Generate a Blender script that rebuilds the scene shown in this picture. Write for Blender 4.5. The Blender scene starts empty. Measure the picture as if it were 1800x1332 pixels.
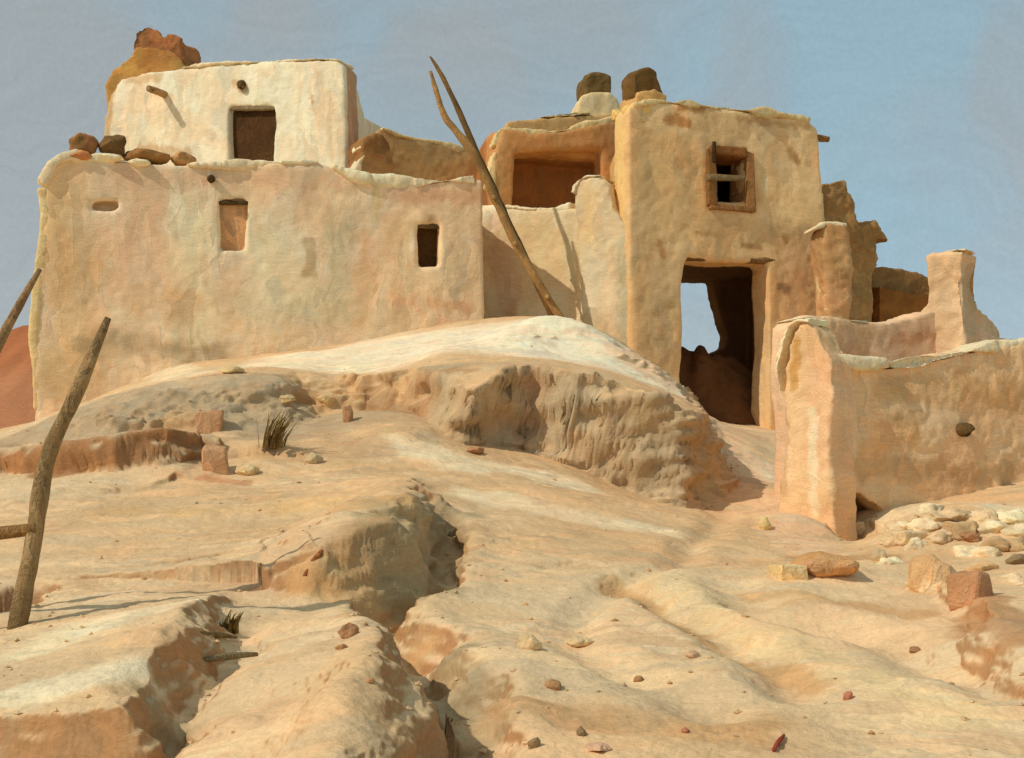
import bpy, bmesh, math, random
import numpy as np
from mathutils import Vector, Matrix

random.seed(7)
rng = np.random.default_rng(7)
C = bpy.context.scene.collection
SC = bpy.context.scene

# ------------------------------------------------------------------ camera
F, HY, CX, ZC = 2173.0, 850.0, 900.0, 1.6      # focal length, horizon row and centre column of an 1800 px wide view
cd = bpy.data.cameras.new('camera')
cam = bpy.data.objects.new('camera', cd)
C.objects.link(cam)
cam.location = (0, 0, ZC)
cam.rotation_euler = (math.radians(90), 0, 0)
cd.sensor_width = 36.0
cd.lens = 36.0 * F / 1800.0
cd.shift_y = (HY - 666.0) / 1800.0
cd.clip_start, cd.clip_end = 0.05, 3000
SC.camera = cam

# ------------------------------------------------------------------ light and sky
SUN_DIR = Vector((-0.64, -0.36, 0.68)).normalized()     # towards the sun
SUN_EL = math.asin(SUN_DIR.z)
SUN_AZ = math.atan2(SUN_DIR.x, SUN_DIR.y)
ld = bpy.data.lights.new('sun', 'SUN')
ld.energy, ld.angle, ld.color = 2.1, math.radians(0.6), (1.0, 0.92, 0.82)
sun = bpy.data.objects.new('sun', ld)
C.objects.link(sun)
sun.rotation_euler = SUN_DIR.to_track_quat('Z', 'Y').to_euler()
sun.location = (-12, -5, 14)

world = bpy.data.worlds.new("World")
SC.world = world
world.use_nodes = True
wt = world.node_tree
wt.nodes.clear()
wo = wt.nodes.new('ShaderNodeOutputWorld')
bg = wt.nodes.new('ShaderNodeBackground')
sky = wt.nodes.new('ShaderNodeTexSky')
sky.sky_type = 'NISHITA'
sky.sun_disc = False
sky.sun_elevation = SUN_EL
sky.sun_rotation = SUN_AZ
sky.altitude = 1800
sky.dust_density = 2.0
sky.air_density = 1.0
tc = wt.nodes.new('ShaderNodeTexCoord')
# thin veils of grey and lilac haze high in the air, drifting in broad patches
n1 = wt.nodes.new('ShaderNodeTexNoise'); n1.inputs['Scale'].default_value = 5.0; n1.inputs['Detail'].default_value = 4
mix1 = wt.nodes.new('ShaderNodeMixRGB'); mix1.blend_type = 'ADD'; mix1.inputs[0].default_value = 0.22
vor = wt.nodes.new('ShaderNodeTexVoronoi'); vor.feature = 'SMOOTH_F1'; vor.inputs['Scale'].default_value = 9.0; vor.inputs['Smoothness'].default_value = 0.5
n2 = wt.nodes.new('ShaderNodeTexNoise'); n2.inputs['Scale'].default_value = 3.2; n2.inputs['Detail'].default_value = 3
mp = wt.nodes.new('ShaderNodeMapping'); mp.inputs['Scale'].default_value = (14, 14, 160); mp.inputs['Rotation'].default_value = (0, 0.35, 0)
n3 = wt.nodes.new('ShaderNodeTexNoise'); n3.inputs['Scale'].default_value = 1.0; n3.inputs['Detail'].default_value = 2
n4 = wt.nodes.new('ShaderNodeTexNoise'); n4.inputs['Scale'].default_value = 330.0; n4.inputs['Detail'].default_value = 2
hsv = wt.nodes.new('ShaderNodeHueSaturation')
L = wt.links.new
L(tc.outputs['Generated'], n1.inputs['Vector'])
L(tc.outputs['Generated'], mix1.inputs[1]); L(n1.outputs['Color'], mix1.inputs[2])
L(mix1.outputs[0], vor.inputs['Vector'])
L(tc.outputs['Generated'], n2.inputs['Vector'])
L(mix1.outputs[0], mp.inputs['Vector']); L(mp.outputs[0], n3.inputs['Vector'])
L(tc.outputs['Generated'], n4.inputs['Vector'])
L(sky.outputs[0], hsv.inputs['Color'])
hsv.inputs['Saturation'].default_value = 0.56
hsv.inputs['Value'].default_value = 1.0
ramp = wt.nodes.new('ShaderNodeValToRGB')
e = ramp.color_ramp.elements
e[0].position, e[0].color = 0.12, (1.50, 2.36, 2.74, 1)
e[1].position, e[1].color = 0.88, (1.84, 2.05, 2.04, 1)
m_ = e.new(0.5); m_.color = (1.70, 2.14, 2.30, 1)
sepv = wt.nodes.new('ShaderNodeSeparateColor')
L(vor.outputs['Color'], sepv.inputs[0])
addv = wt.nodes.new('ShaderNodeMath'); addv.operation = 'MULTIPLY_ADD'
L(sepv.outputs[0], addv.inputs[0]); addv.inputs[1].default_value = 0.7
sc2 = wt.nodes.new('ShaderNodeMath'); sc2.operation = 'MULTIPLY_ADD'; sc2.inputs[1].default_value = 2.0; sc2.inputs[2].default_value = -0.85
L(n2.outputs['Fac'], sc2.inputs[0]); L(sc2.outputs[0], addv.inputs[2])
# clearer blue low on the right, as the veil thins there
sx = wt.nodes.new('ShaderNodeSeparateXYZ'); L(tc.outputs['Generated'], sx.inputs[0])
gx_ = wt.nodes.new('ShaderNodeMath'); gx_.operation = 'MULTIPLY_ADD'; gx_.inputs[1].default_value = -0.8
L(sx.outputs[0], gx_.inputs[0]); L(addv.outputs[0], gx_.inputs[2])
gz_ = wt.nodes.new('ShaderNodeMath'); gz_.operation = 'MULTIPLY_ADD'; gz_.inputs[1].default_value = 0.8
L(sx.outputs[2], gz_.inputs[0]); L(gx_.outputs[0], gz_.inputs[2])
gs_ = wt.nodes.new('ShaderNodeMath'); gs_.operation = 'SUBTRACT'; gs_.inputs[1].default_value = 0.16
L(gz_.outputs[0], gs_.inputs[0]); L(gs_.outputs[0], ramp.inputs['Fac'])
mul = wt.nodes.new('ShaderNodeMixRGB'); mul.blend_type = 'MIX'; mul.inputs[0].default_value = 0.86
L(hsv.outputs[0], mul.inputs[1]); L(ramp.outputs['Color'], mul.inputs[2])
rs = wt.nodes.new('ShaderNodeMapRange'); rs.inputs['To Min'].default_value = 0.93; rs.inputs['To Max'].default_value = 1.07
L(n3.outputs['Fac'], rs.inputs['Value'])
rs2 = wt.nodes.new('ShaderNodeMapRange'); rs2.inputs['To Min'].default_value = 0.92; rs2.inputs['To Max'].default_value = 1.08
L(n4.outputs['Fac'], rs2.inputs['Value'])
mm = wt.nodes.new('ShaderNodeMath'); mm.operation = 'MULTIPLY'
L(rs.outputs[0], mm.inputs[0]); L(rs2.outputs[0], mm.inputs[1])
mul2 = wt.nodes.new('ShaderNodeVectorMath'); mul2.operation = 'SCALE'
L(mul.outputs[0], mul2.inputs[0]); L(mm.outputs[0], mul2.inputs['Scale'])
L(mul2.outputs[0], bg.inputs['Color'])
bg.inputs['Strength'].default_value = 0.15
L(bg.outputs[0], wo.inputs[0])

SC.view_settings.view_transform = 'Standard'
SC.view_settings.look = 'None'
SC.view_settings.exposure = 0.3
SC.view_settings.gamma = 1.0
SC.view_settings.use_curve_mapping = False

# ------------------------------------------------------------------ numpy noise
def _hash(ix, iy, iz, seed):
    h = (ix.astype(np.uint32) * np.uint32(374761393) + iy.astype(np.uint32) * np.uint32(668265263)
         + iz.astype(np.uint32) * np.uint32(2147483647) + np.uint32(seed * 97 + 13) * np.uint32(1274126177))
    h = (h ^ (h >> np.uint32(13))) * np.uint32(1274126177)
    h = (h ^ (h >> np.uint32(16))) * np.uint32(2246822519)
    return ((h ^ (h >> np.uint32(15))) & np.uint32(0xffffff)).astype(np.float64) / 0xffffff * 2 - 1

def vnoise(p, seed=0):
    p = np.asarray(p, float)
    i = np.floor(p).astype(np.int64)
    f = p - i
    f = f * f * f * (f * (f * 6 - 15) + 10)
    i = i.astype(np.int64) & 0xffffffff
    out = 0
    for dx in (0, 1):
        wx = f[:, 0] if dx else 1 - f[:, 0]
        for dy in (0, 1):
            wy = f[:, 1] if dy else 1 - f[:, 1]
            for dz in (0, 1):
                wz = f[:, 2] if dz else 1 - f[:, 2]
                out = out + wx * wy * wz * _hash(i[:, 0] + dx, i[:, 1] + dy, i[:, 2] + dz, seed)
    return out

def fbm(p, freq, oct=3, seed=0, gain=0.5):
    p = np.asarray(p, float) * freq
    a, s = 1.0, 0
    for k in range(oct):
        s = s + a * vnoise(p + 17.3 * k, seed + k)
        p = p * 2.03
        a *= gain
    return s

def sstep(a, b, x):
    t = np.clip((x - a) / (b - a), 0, 1)
    return t * t * (3 - 2 * t)

# ------------------------------------------------------------------ colours (linear albedo)
def lin(r, g, b):
    f = lambda c: c / 12.92 if c <= 0.04045 else ((c + 0.055) / 1.055) ** 2.4
    return np.array([f(r / 255), f(g / 255), f(b / 255)])
SAND = lin(216, 186, 144)
SAND_PINK = lin(220, 182, 142)
CREAM = lin(232, 214, 174)
PALE = lin(230, 208, 168)
YELLOW = lin(224, 196, 140)
OCHRE = lin(198, 158, 108)
RUST = lin(172, 126, 84)
UMBER = lin(126, 96, 58)
PLASTER = lin(238, 222, 188)
WALLTAN = lin(220, 184, 134)
WALLPINK = lin(236, 206, 170)
WALLCREAM = lin(232, 214, 174)
WALLGREY = lin(210, 192, 154)
DOORSHADE = lin(112, 80, 50)

# ------------------------------------------------------------------ materials
def mud_material(name, stroke=2.2, amp=0.13, bump=0.35, rot=(0, 0, 0), stretch=(1, 1, 2.4)):
    m = bpy.data.materials.new(name)
    m.use_nodes = True
    t = m.node_tree
    t.nodes.clear()
    N = t.nodes.new; K = t.links.new
    out = N('ShaderNodeOutputMaterial'); bs = N('ShaderNodeBsdfPrincipled')
    bs.inputs['Roughness'].default_value = 0.95
    bs.inputs['Specular IOR Level'].default_value = 0.08
    K(bs.outputs[0], out.inputs[0])
    at = N('ShaderNodeAttribute'); at.attribute_name = 'Col'
    co = N('ShaderNodeTexCoord')
    dn = N('ShaderNodeTexNoise'); dn.inputs['Scale'].default_value = 1.7; dn.inputs['Detail'].default_value = 3
    K(co.outputs['Object'], dn.inputs['Vector'])
    dis = N('ShaderNodeVectorMath'); dis.operation = 'MULTIPLY_ADD'
    K(dn.outputs['Color'], dis.inputs[0]); dis.inputs[1].default_value = (0.55, 0.55, 0.55)
    K(co.outputs['Object'], dis.inputs[2])
    def strokes(scale, sc, r):
        mp = N('ShaderNodeMapping'); mp.inputs['Scale'].default_value = sc; mp.inputs['Rotation'].default_value = r
        K(dis.outputs[0], mp.inputs['Vector'])
        v = N('ShaderNodeTexVoronoi'); v.feature = 'SMOOTH_F1'
        v.inputs['Scale'].default_value = scale; v.inputs['Smoothness'].default_value = 0.14
        K(mp.outputs[0], v.inputs['Vector'])
        return v
    v1 = strokes(stroke, stretch, rot)
    v2 = strokes(stroke * 1.9, (stretch[0] * 1.8, stretch[1] * 1.8, stretch[2] * 0.5), (rot[0] + 0.2, rot[1] - 0.3, rot[2] + 0.5))
    sel = N('ShaderNodeTexNoise'); sel.inputs['Scale'].default_value = 0.9; sel.inputs['Detail'].default_value = 2
    K(co.outputs['Object'], sel.inputs['Vector'])
    sr = N('ShaderNodeMapRange'); sr.inputs['From Min'].default_value = 0.42; sr.inputs['From Max'].default_value = 0.58
    K(sel.outputs['Fac'], sr.inputs['Value'])
    mx = N('ShaderNodeMixRGB'); K(sr.outputs[0], mx.inputs[0]); K(v1.outputs['Color'], mx.inputs[1]); K(v2.outputs['Color'], mx.inputs[2])
    sp = N('ShaderNodeSeparateColor'); K(mx.outputs[0], sp.inputs[0])
    br = N('ShaderNodeMapRange'); br.inputs['To Min'].default_value = 1 - amp; br.inputs['To Max'].default_value = 1 + amp
    K(sp.outputs[0], br.inputs['Value'])
    tint = N('ShaderNodeValToRGB')
    e = tint.color_ramp.elements
    e[0].position, e[0].color = 0.2, (1.04, 0.98, 0.93, 1)
    e[1].position, e[1].color = 0.8, (0.96, 1.0, 1.02, 1)
    x = e.new(0.5); x.color = (1.0, 1.0, 0.95, 1)
    K(sp.outputs[1], tint.inputs['Fac'])
    # streaks left by hands and brushes
    mp = N('ShaderNodeMapping'); mp.inputs['Scale'].default_value = (3.0, 3.0, 34.0); mp.inputs['Rotation'].default_value = (rot[0] + 0.1, rot[1] + 0.12, rot[2])
    K(dis.outputs[0], mp.inputs['Vector'])
    st = N('ShaderNodeTexNoise'); st.inputs['Scale'].default_value = 2.0; st.inputs['Detail'].default_value = 4; st.inputs['Roughness'].default_value = 0.6
    K(mp.outputs[0], st.inputs['Vector'])
    s2 = N('ShaderNodeMapRange'); s2.inputs['From Min'].default_value = 0.25; s2.inputs['From Max'].default_value = 0.75
    s2.inputs['To Min'].default_value = 0.88; s2.inputs['To Max'].default_value = 1.12
    K(st.outputs['Fac'], s2.inputs['Value'])
    gr = N('ShaderNodeTexNoise'); gr.inputs['Scale'].default_value = 60.0; gr.inputs['Detail'].default_value = 3; gr.inputs['Roughness'].default_value = 0.7
    K(co.outputs['Object'], gr.inputs['Vector'])
    g2 = N('ShaderNodeMapRange'); g2.inputs['From Min'].default_value = 0.25; g2.inputs['From Max'].default_value = 0.75
    g2.inputs['To Min'].default_value = 0.88; g2.inputs['To Max'].default_value = 1.12
    K(gr.outputs['Fac'], g2.inputs['Value'])
    a = N('ShaderNodeMath'); a.operation = 'MULTIPLY'; K(br.outputs[0], a.inputs[0]); K(s2.outputs[0], a.inputs[1])
    b = N('ShaderNodeMath'); b.operation = 'MULTIPLY'; K(a.outputs[0], b.inputs[0]); K(g2.outputs[0], b.inputs[1])
    c1 = N('ShaderNodeMixRGB'); c1.blend_type = 'MULTIPLY'; c1.inputs[0].default_value = 1
    K(at.outputs['Color'], c1.inputs[1]); K(tint.outputs['Color'], c1.inputs[2])
    c2 = N('ShaderNodeVectorMath'); c2.operation = 'SCALE'
    K(c1.outputs[0], c2.inputs[0]); K(b.outputs[0], c2.inputs['Scale'])
    K(c2.outputs[0], bs.inputs['Base Color'])
    h1 = N('ShaderNodeMath'); h1.operation = 'MULTIPLY_ADD'; K(st.outputs['Fac'], h1.inputs[0]); h1.inputs[1].default_value = 0.9
    K(gr.outputs['Fac'], h1.inputs[2])
    h2 = N('ShaderNodeMath'); h2.operation = 'MULTIPLY_ADD'; K(sp.outputs[0], h2.inputs[0]); h2.inputs[1].default_value = 0.9
    K(h1.outputs[0], h2.inputs[2])
    bp = N('ShaderNodeBump'); bp.inputs['Strength'].default_value = bump; bp.inputs['Distance'].default_value = 0.02
    K(h2.outputs[0], bp.inputs['Height']); K(bp.outputs[0], bs.inputs['Normal'])
    return m

M_WALL = mud_material('adobe_plaster', 1.8, 0.12, 0.35, (0.05, 0.08, 0), (1.7, 1.7, 0.8))
M_RUIN = mud_material('eroded_adobe', 3.2, 0.17, 0.6, (0.2, 0.5, 0.1))
M_RIM = mud_material('pale_mud_rim', 5.0, 0.08, 0.35)
M_GROUND = mud_material('trodden_earth', 1.7, 0.11, 0.32, (0.1, 0.25, -0.25), (0.8, 2.0, 2.0))
M_STONE = mud_material('stone', 6.0, 0.15, 0.6)
M_WOOD = mud_material('weathered_wood', 7.0, 0.25, 0.8, (0, 0.35, 0), (8, 8, 0.8))

# ------------------------------------------------------------------ mesh helpers
def W(px, py, Y):
    return Vector(((px - CX) / F * Y, Y, ZC - (py - HY) / F * Y))

class Plane:
    """A vertical plane through two plan points, left to right as seen from the camera."""
    def __init__(self, a, b):
        self.o = np.array(a[:2], float)
        d = np.array(b[:2], float) - self.o
        self.len = float(np.hypot(*d))
        self.d = d / self.len
        self.b = np.array((-self.d[1], self.d[0]))
    def uz(self, px, py, v=0.0):
        o = self.o + self.b * v
        r = np.array(((px - CX) / F, 1.0))
        A = np.array(((self.d[0], -r[0]), (self.d[1], -r[1])))
        u, Y = np.linalg.solve(A, -o)
        return (u, ZC - (py - HY) / F * Y)
    def pt(self, u, v, z):
        q = self.o + self.d * u + self.b * v
        return Vector((q[0], q[1], z))
    def inv(self, P):
        q = P[:, :2] - self.o
        return np.stack((q @ self.d, q @ self.b, P[:, 2]), 1)
def px_plane(pxa, Ya, pxb, Yb):
    return Plane(((pxa - CX) / F * Ya, Ya), ((pxb - CX) / F * Yb, Yb))

def prism(bm, pl, outline, holes=(), v0=0.0, v1=0.4):
    edges = []
    for loop in [outline] + list(holes):
        vs = [bm.verts.new(pl.pt(u, v0, z)) for (u, z) in loop]
        for i in range(len(vs)):
            edges.append(bm.edges.new((vs[i], vs[(i + 1) % len(vs)])))
    r = bmesh.ops.triangle_fill(bm, use_beauty=True, use_dissolve=False, edges=edges)
    faces = [g for g in r['geom'] if isinstance(g, bmesh.types.BMFace)]
    e = bmesh.ops.extrude_face_region(bm, geom=faces, use_keep_orig=True)
    off = Vector((pl.b[0] * (v1 - v0), pl.b[1] * (v1 - v0), 0))
    bmesh.ops.translate(bm, verts=[g for g in e['geom'] if isinstance(g, bmesh.types.BMVert)], vec=off)

def box(bm, pl, u0, u1, v0, v1, z0, z1):
    prism(bm, pl, [(u0, z0), (u1, z0), (u1, z1), (u0, z1)], (), v0, v1)

def adobe_mesh(bm, voxel=0.04, smooth=4, rough=1.0, seed=0, name='wall'):
    """Fuses solids into one hand-plastered skin with soft corners and uneven faces."""
    bmesh.ops.recalc_face_normals(bm, faces=bm.faces)
    me = bpy.data.meshes.new(name)
    bm.to_mesh(me); bm.free()
    ob = bpy.data.objects.new(name, me)
    C.objects.link(ob)
    md = ob.modifiers.new('r', 'REMESH'); md.mode = 'VOXEL'; md.voxel_size = voxel
    if smooth:
        ms = ob.modifiers.new('s', 'SMOOTH'); ms.factor = 0.5; ms.iterations = smooth
    dg = bpy.context.evaluated_depsgraph_get()
    m2 = bpy.data.meshes.new_from_object(ob.evaluated_get(dg))
    bpy.data.objects.remove(ob); bpy.data.meshes.remove(me)
    n = len(m2.vertices)
    P = np.empty(n * 3); m2.vertices.foreach_get('co', P); P = P.reshape(-1, 3)
    Nn = np.empty(n * 3); m2.vertex_normals.foreach_get('vector', Nn); Nn = Nn.reshape(-1, 3)
    d = 0.030 * fbm(P, 1.1, 2, seed) + 0.008 * fbm(P, 4.5, 2, seed + 5) + 0.006 * fbm(P, 15, 3, seed + 9)
    P = P + Nn * (d * rough)[:, None]
    m2.vertices.foreach_set('co', P.ravel())
    m2.polygons.foreach_set('use_smooth', np.ones(len(m2.polygons), bool))
    m2.update()
    m2.name = name
    return m2

def get_co(me):
    P = np.empty(len(me.vertices) * 3); me.vertices.foreach_get('co', P)
    return P.reshape(-1, 3)

WASH = 1.10      # overall gain on all surface colours
def paint(me, base, patches=(), seed=0, var=0.10, alt=None, altfreq=0.8):
    """Colour attribute: base earth colour, slow drift towards a second earth, then patches of other plaster."""
    P = get_co(me)
    col = np.tile(np.asarray(base, float), (len(P), 1))
    if alt is not None:
        w = sstep(-0.35, 0.45, fbm(P, altfreq, 3, seed + 31))[:, None]
        col = col * (1 - w) + np.asarray(alt) * w
    for fn, c, a in patches:
        w = (np.clip(fn(P), 0, 1) * a)[:, None]
        col = col * (1 - w) + np.asarray(c) * w
    col = col * WASH * (1 + var * fbm(P, 2.3, 3, seed + 77))[:, None]
    ca = me.color_attributes.new('Col', 'FLOAT_COLOR', 'POINT')
    buf = np.ones((len(P), 4)); buf[:, :3] = np.clip(col, 0, 0.9)
    ca.data.foreach_set('color', buf.ravel())

def seg_mask(q, a, b, w, soft=0.5, seed=0):
    """2-D brush-like patch: distance of q to the segment a-b against half-width w."""
    a, b = np.asarray(a, float), np.asarray(b, float)
    ab = b - a
    t = np.clip(((q - a) @ ab) / max(ab @ ab, 1e-9), 0, 1)
    d = np.hypot(*((q - a - t[:, None] * ab).T))
    q3 = np.column_stack((q, np.zeros(len(q))))
    d = d + w * 0.5 * fbm(q3, 0.9 / max(w, 0.05), 3, seed)
    return 1 - sstep(w * (1 - soft), w * (1 + soft * 0.3), d)

def wall_patch(pl, x1, y1, x2, y2, wpx, c, a=0.8, soft=0.5, vmax=0.35, seed=0):
    A, B = pl.uz(x1, y1), pl.uz(x2, y2)
    Y = ZC  # placeholder
    Yd = pl.o[1]
    w = wpx * 0.5 * Yd / F
    def fn(P):
        L = pl.inv(P)
        return seg_mask(L[:, [0, 2]], A, B, w, soft, seed) * (L[:, 1] < vmax)
    return (fn, c, a)

def link(name, me, mat, parent=None):
    o = bpy.data.objects.new(name, me)
    C.objects.link(o)
    if mat and not me.materials:
        me.materials.append(mat)
    if parent is not None:
        o.parent = parent
    return o

def tag(o, label=None, cat=None, group=None, kind=None):
    if label: o['label'] = label
    if cat: o['category'] = cat
    if group: o['group'] = group
    if kind: o['kind'] = kind
    return o

def root(name, label, cat, group=None):
    o = bpy.data.objects.new(name, None)
    o.empty_display_size = 0.3
    C.objects.link(o)
    return tag(o, label, cat, group)

def sunlit_rim(pl, tops, thick, parent, col=CREAM, seed=0, h=0.10, over=0.015, gaps=0.25, v0=None, drop=0.0, alt=None):
    """A lumpy pale strip along a wall edge, coloured as its sunlit rim; broken into uneven lengths."""
    bm = bmesh.new()
    pts = [pl.uz(x, y) for x, y in tops]
    # resample
    us = np.array([p[0] for p in pts]); zs = np.array([p[1] for p in pts])
    L = np.concatenate(([0], np.cumsum(np.hypot(np.diff(us), np.diff(zs)))))
    n = max(6, int(L[-1] / 0.09))
    s = np.linspace(0, L[-1], n)
    u = np.interp(s, L, us); z = np.interp(s, L, zs) - drop
    tu, tz_ = np.gradient(u), np.gradient(z)
    tl = np.hypot(tu, tz_) + 1e-9
    nu, nz = -tz_ / tl, tu / tl
    h = h * 1.1
    hh = h * (0.75 + 0.8 * vnoise(np.column_stack((s * 2.6, s * 0, s * 0 + seed)), 3))
    hh = np.clip(hh * (0.8 + 0.5 * vnoise(np.column_stack((s * 3.5, s * 0 + 2, s * 0 + seed)), 5)), 0.03, None)
    vv = (-over if v0 is None else v0) + 0.03 * vnoise(np.column_stack((s * 1.7, s * 0 + 5, s * 0 + seed)), 4)
    keep = vnoise(np.column_stack((s * 1.1, s * 0 + 9, s * 0 + seed)), 8) > (-1 + 1.2 * gaps)
    i = 0
    while i < n - 1:
        if not keep[i]:
            i += 1; continue
        j = i + 1
        while j < n - 1 and keep[j] and j - i < 4 + int(5 * abs(hh[i]) / h):
            j += 1
        if j - i >= 2:
            up = [(u[k] + nu[k] * hh[k] * 0.5, z[k] + nz[k] * hh[k] * 0.5) for k in range(i, j + 1)]
            lo = [(u[k] - nu[k] * hh[k] * 0.45, z[k] - nz[k] * hh[k] * 0.45) for k in range(j, i - 1, -1)]
            prism(bm, pl, up + lo, (), float(vv[i]), thick + 0.02)
        i = j
    me = adobe_mesh(bm, 0.02, 2, 1.3, seed, 'sunlit_rim')
    paint(me, col, (), seed, 0.12, alt if alt is not None else col * 0.92, 2.0)  # pale colour stands for sun on the wall edge
    return link('sunlit_rim', me, M_RIM, parent)

def tube_mesh(name, pts, radii, seg=10, wob=0.12, seed=0, cap=True):
    pts = [Vector(p) for p in pts]
    # resample with a spline-like subdivision
    P, R = [], []
    for i in range(len(pts) - 1):
        p0, p1, p2, p3 = pts[max(i - 1, 0)], pts[i], pts[i + 1], pts[min(i + 2, len(pts) - 1)]
        ns = max(3, int((p2 - p1).length / 0.05))
        for k in range(ns):
            t = k / ns
            P.append(0.5 * ((2 * p1) + (p2 - p0) * t + (2 * p0 - 5 * p1 + 4 * p2 - p3) * t * t + (3 * p1 - p0 - 3 * p2 + p3) * t ** 3))
            R.append(radii[i] + (radii[i + 1] - radii[i]) * t)
    P.append(pts[-1]); R.append(radii[-1])
    verts, faces = [], []
    up = Vector((0, 1, 0.1)).normalized()
    for i, p in enumerate(P):
        d = (P[min(i + 1, len(P) - 1)] - P[max(i - 1, 0)]).normalized()
        if abs(d.dot(up)) > 0.95: up = Vector((1, 0, 0))
        a = d.cross(up).normalized(); b = d.cross(a)
        for k in range(seg):
            th = 2 * math.pi * k / seg
            q = p + (a * math.cos(th) + b * math.sin(th)) * R[i]
            verts.append(q)
    V = np.array([tuple(v) for v in verts])
    cen = np.repeat(np.array([tuple(p) for p in P]), seg, 0)
    V = cen + (V - cen) * (1 + wob * fbm(V, 9, 2, seed))[:, None]
    for i in range(len(P) - 1):
        for k in range(seg):
            k2 = (k + 1) % seg
            faces.append((i * seg + k, i * seg + k2, (i + 1) * seg + k2, (i + 1) * seg + k))
    if cap:
        faces.append(tuple(range(seg))[::-1])
        faces.append(tuple((len(P) - 1) * seg + k for k in range(seg)))
    me = bpy.data.meshes.new(name)
    me.from_pydata([tuple(v) for v in V], [], faces)
    me.polygons.foreach_set('use_smooth', np.ones(len(faces), bool))
    me.update()
    return me

def rock_mesh(name, r=(0.1, 0.1, 0.08), seed=0, sub=3, jag=0.35, flat=0.0):
    bm = bmesh.new()
    bmesh.ops.create_icosphere(bm, subdivisions=sub, radius=1.0)
    P = np.array([tuple(v.co) for v in bm.verts])
    # facet: clip against random planes for a broken-stone shape
    rr = np.random.default_rng(seed)
    for k in range(9):
        n = rr.normal(size=3); n /= np.linalg.norm(n)
        dd = 0.62 + 0.3 * rr.random()
        ex = np.clip(P @ n - dd, 0, None)
        P = P - ex[:, None] * n * 0.92
    P = P * (1 + jag * 0.3 * fbm(P, 1.6, 3, seed))[:, None]
    P = P * np.array(r)
    for v, p in zip(bm.verts, P): v.co = p
    me = bpy.data.meshes.new(name)
    bm.to_mesh(me); bm.free()
    me.polygons.foreach_set('use_smooth', np.ones(len(me.polygons), bool))
    return me

# ------------------------------------------------------------------ terrain
def tps_fit(pts):
    pts = np.asarray(pts, float)
    X = pts[:, :2]
    n = len(X)
    d2 = ((X[:, None] - X[None]) ** 2).sum(-1)
    Kk = 0.5 * d2 * np.log(d2 + 1e-9)
    A = np.zeros((n + 3, n + 3))
    A[:n, :n] = Kk + np.eye(n) * 0.02
    A[:n, n] = 1; A[:n, n + 1:] = X; A[n, :n] = 1; A[n + 1:, :n] = X.T
    b = np.zeros(n + 3); b[:n] = pts[:, 2]
    w = np.linalg.solve(A, b)
    def ev(x, y):
        out = w[n] + w[n + 1] * x + w[n + 2] * y
        for i in range(n):
            d2 = (x - X[i, 0]) ** 2 + (y - X[i, 1]) ** 2
            out = out + w[i] * 0.5 * d2 * np.log(d2 + 1e-9)
        return out
    return ev

def PP(px, py, Y):
    p = W(px, py, Y)
    return (p.x, p.y, p.z - ZC)
low_pts = [PP(*q) for q in [
    (-300, 1332, 3.6), (0, 1332, 3.6), (450, 1332, 3.6), (900, 1332, 3.6), (1350, 1332, 3.6), (1800, 1332, 3.6), (2200, 1332, 3.6),
    (0, 1180, 4.5), (300, 1150, 4.8), (600, 1190, 4.5), (900, 1200, 4.5), (1300, 1200, 4.5), (1750, 1190, 4.6), (2200, 1180, 4.7),
    (300, 1060, 5.8), (600, 1050, 6.0), (900, 1060, 6.0), (1200, 1060, 6.0), (1500, 1070, 6.0), (1750, 1060, 6.1),
    (-200, 950, 7.2), (100, 950, 7.2), (450, 935, 7.4), (820, 960, 7.3), (1100, 960, 7.6), (1300, 940, 8.6), (1500, 990, 7.6),
    (1480, 945, 9.2), (1540, 955, 8.6), (1650, 905, 8.9), (1800, 870, 9.6), (2100, 850, 9.8),
    (-200, 860, 9.3), (100, 860, 9.3), (400, 845, 9.6), (750, 850, 9.5), (950, 860, 9.7), (1100, 880, 9.9), (1250, 905, 10.2),
    (1400, 935, 9.2), (1370, 900, 10.0),
    (-200, 790, 11.3), (100, 800, 11.0), (300, 800, 11.0), (550, 770, 11.2), (640, 725, 12.2), (720, 735, 11.8), (750, 790, 10.8), (850, 810, 10.8), (1000, 830, 11.0), (1120, 870, 11.1), (1240, 900, 11.1),
    (1300, 850, 12.0), (1290, 790, 14.0), (1290, 752, 16.0), (1350, 748, 17.3), (1230, 735, 15.2),
    (1390, 850, 13.5)]]
for x, y, z in [(-8, 0, -1.5), (0, 0, -1.5), (8, 0, -1.5), (-8, -8, -2.0), (0, -8, -2.0), (8, -8, -2.0),
                (-6, 13, .4), (-3, 13, .6), (-1, 13.5, .7), (0.6, 14, .6), (-6, 16, .6), (-4, 17, 1.2), (0, 17, 1.2), (1.8, 16.5, .95), (2.4, 16.9, .9),
                (-8, 18, 0.3), (-5, 21, 1.0), (0, 21, 1.0), (2.6, 19, 0.9), (3.2, 18.4, 0.85), (4.5, 18, .7), (6, 16, .3), (5, 13, .1), (4, 11.5, 0.0), (6, 10.5, .1), (8, 13, 0), (8, 18, .2),
                (-9, 8, -.3), (9, 8, -.3), (-10, 27, -.6), (0, 27, -.4), (10, 27, -.6)]:
    low_pts.append((x, y, z))
low = tps_fit(low_pts)
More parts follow.
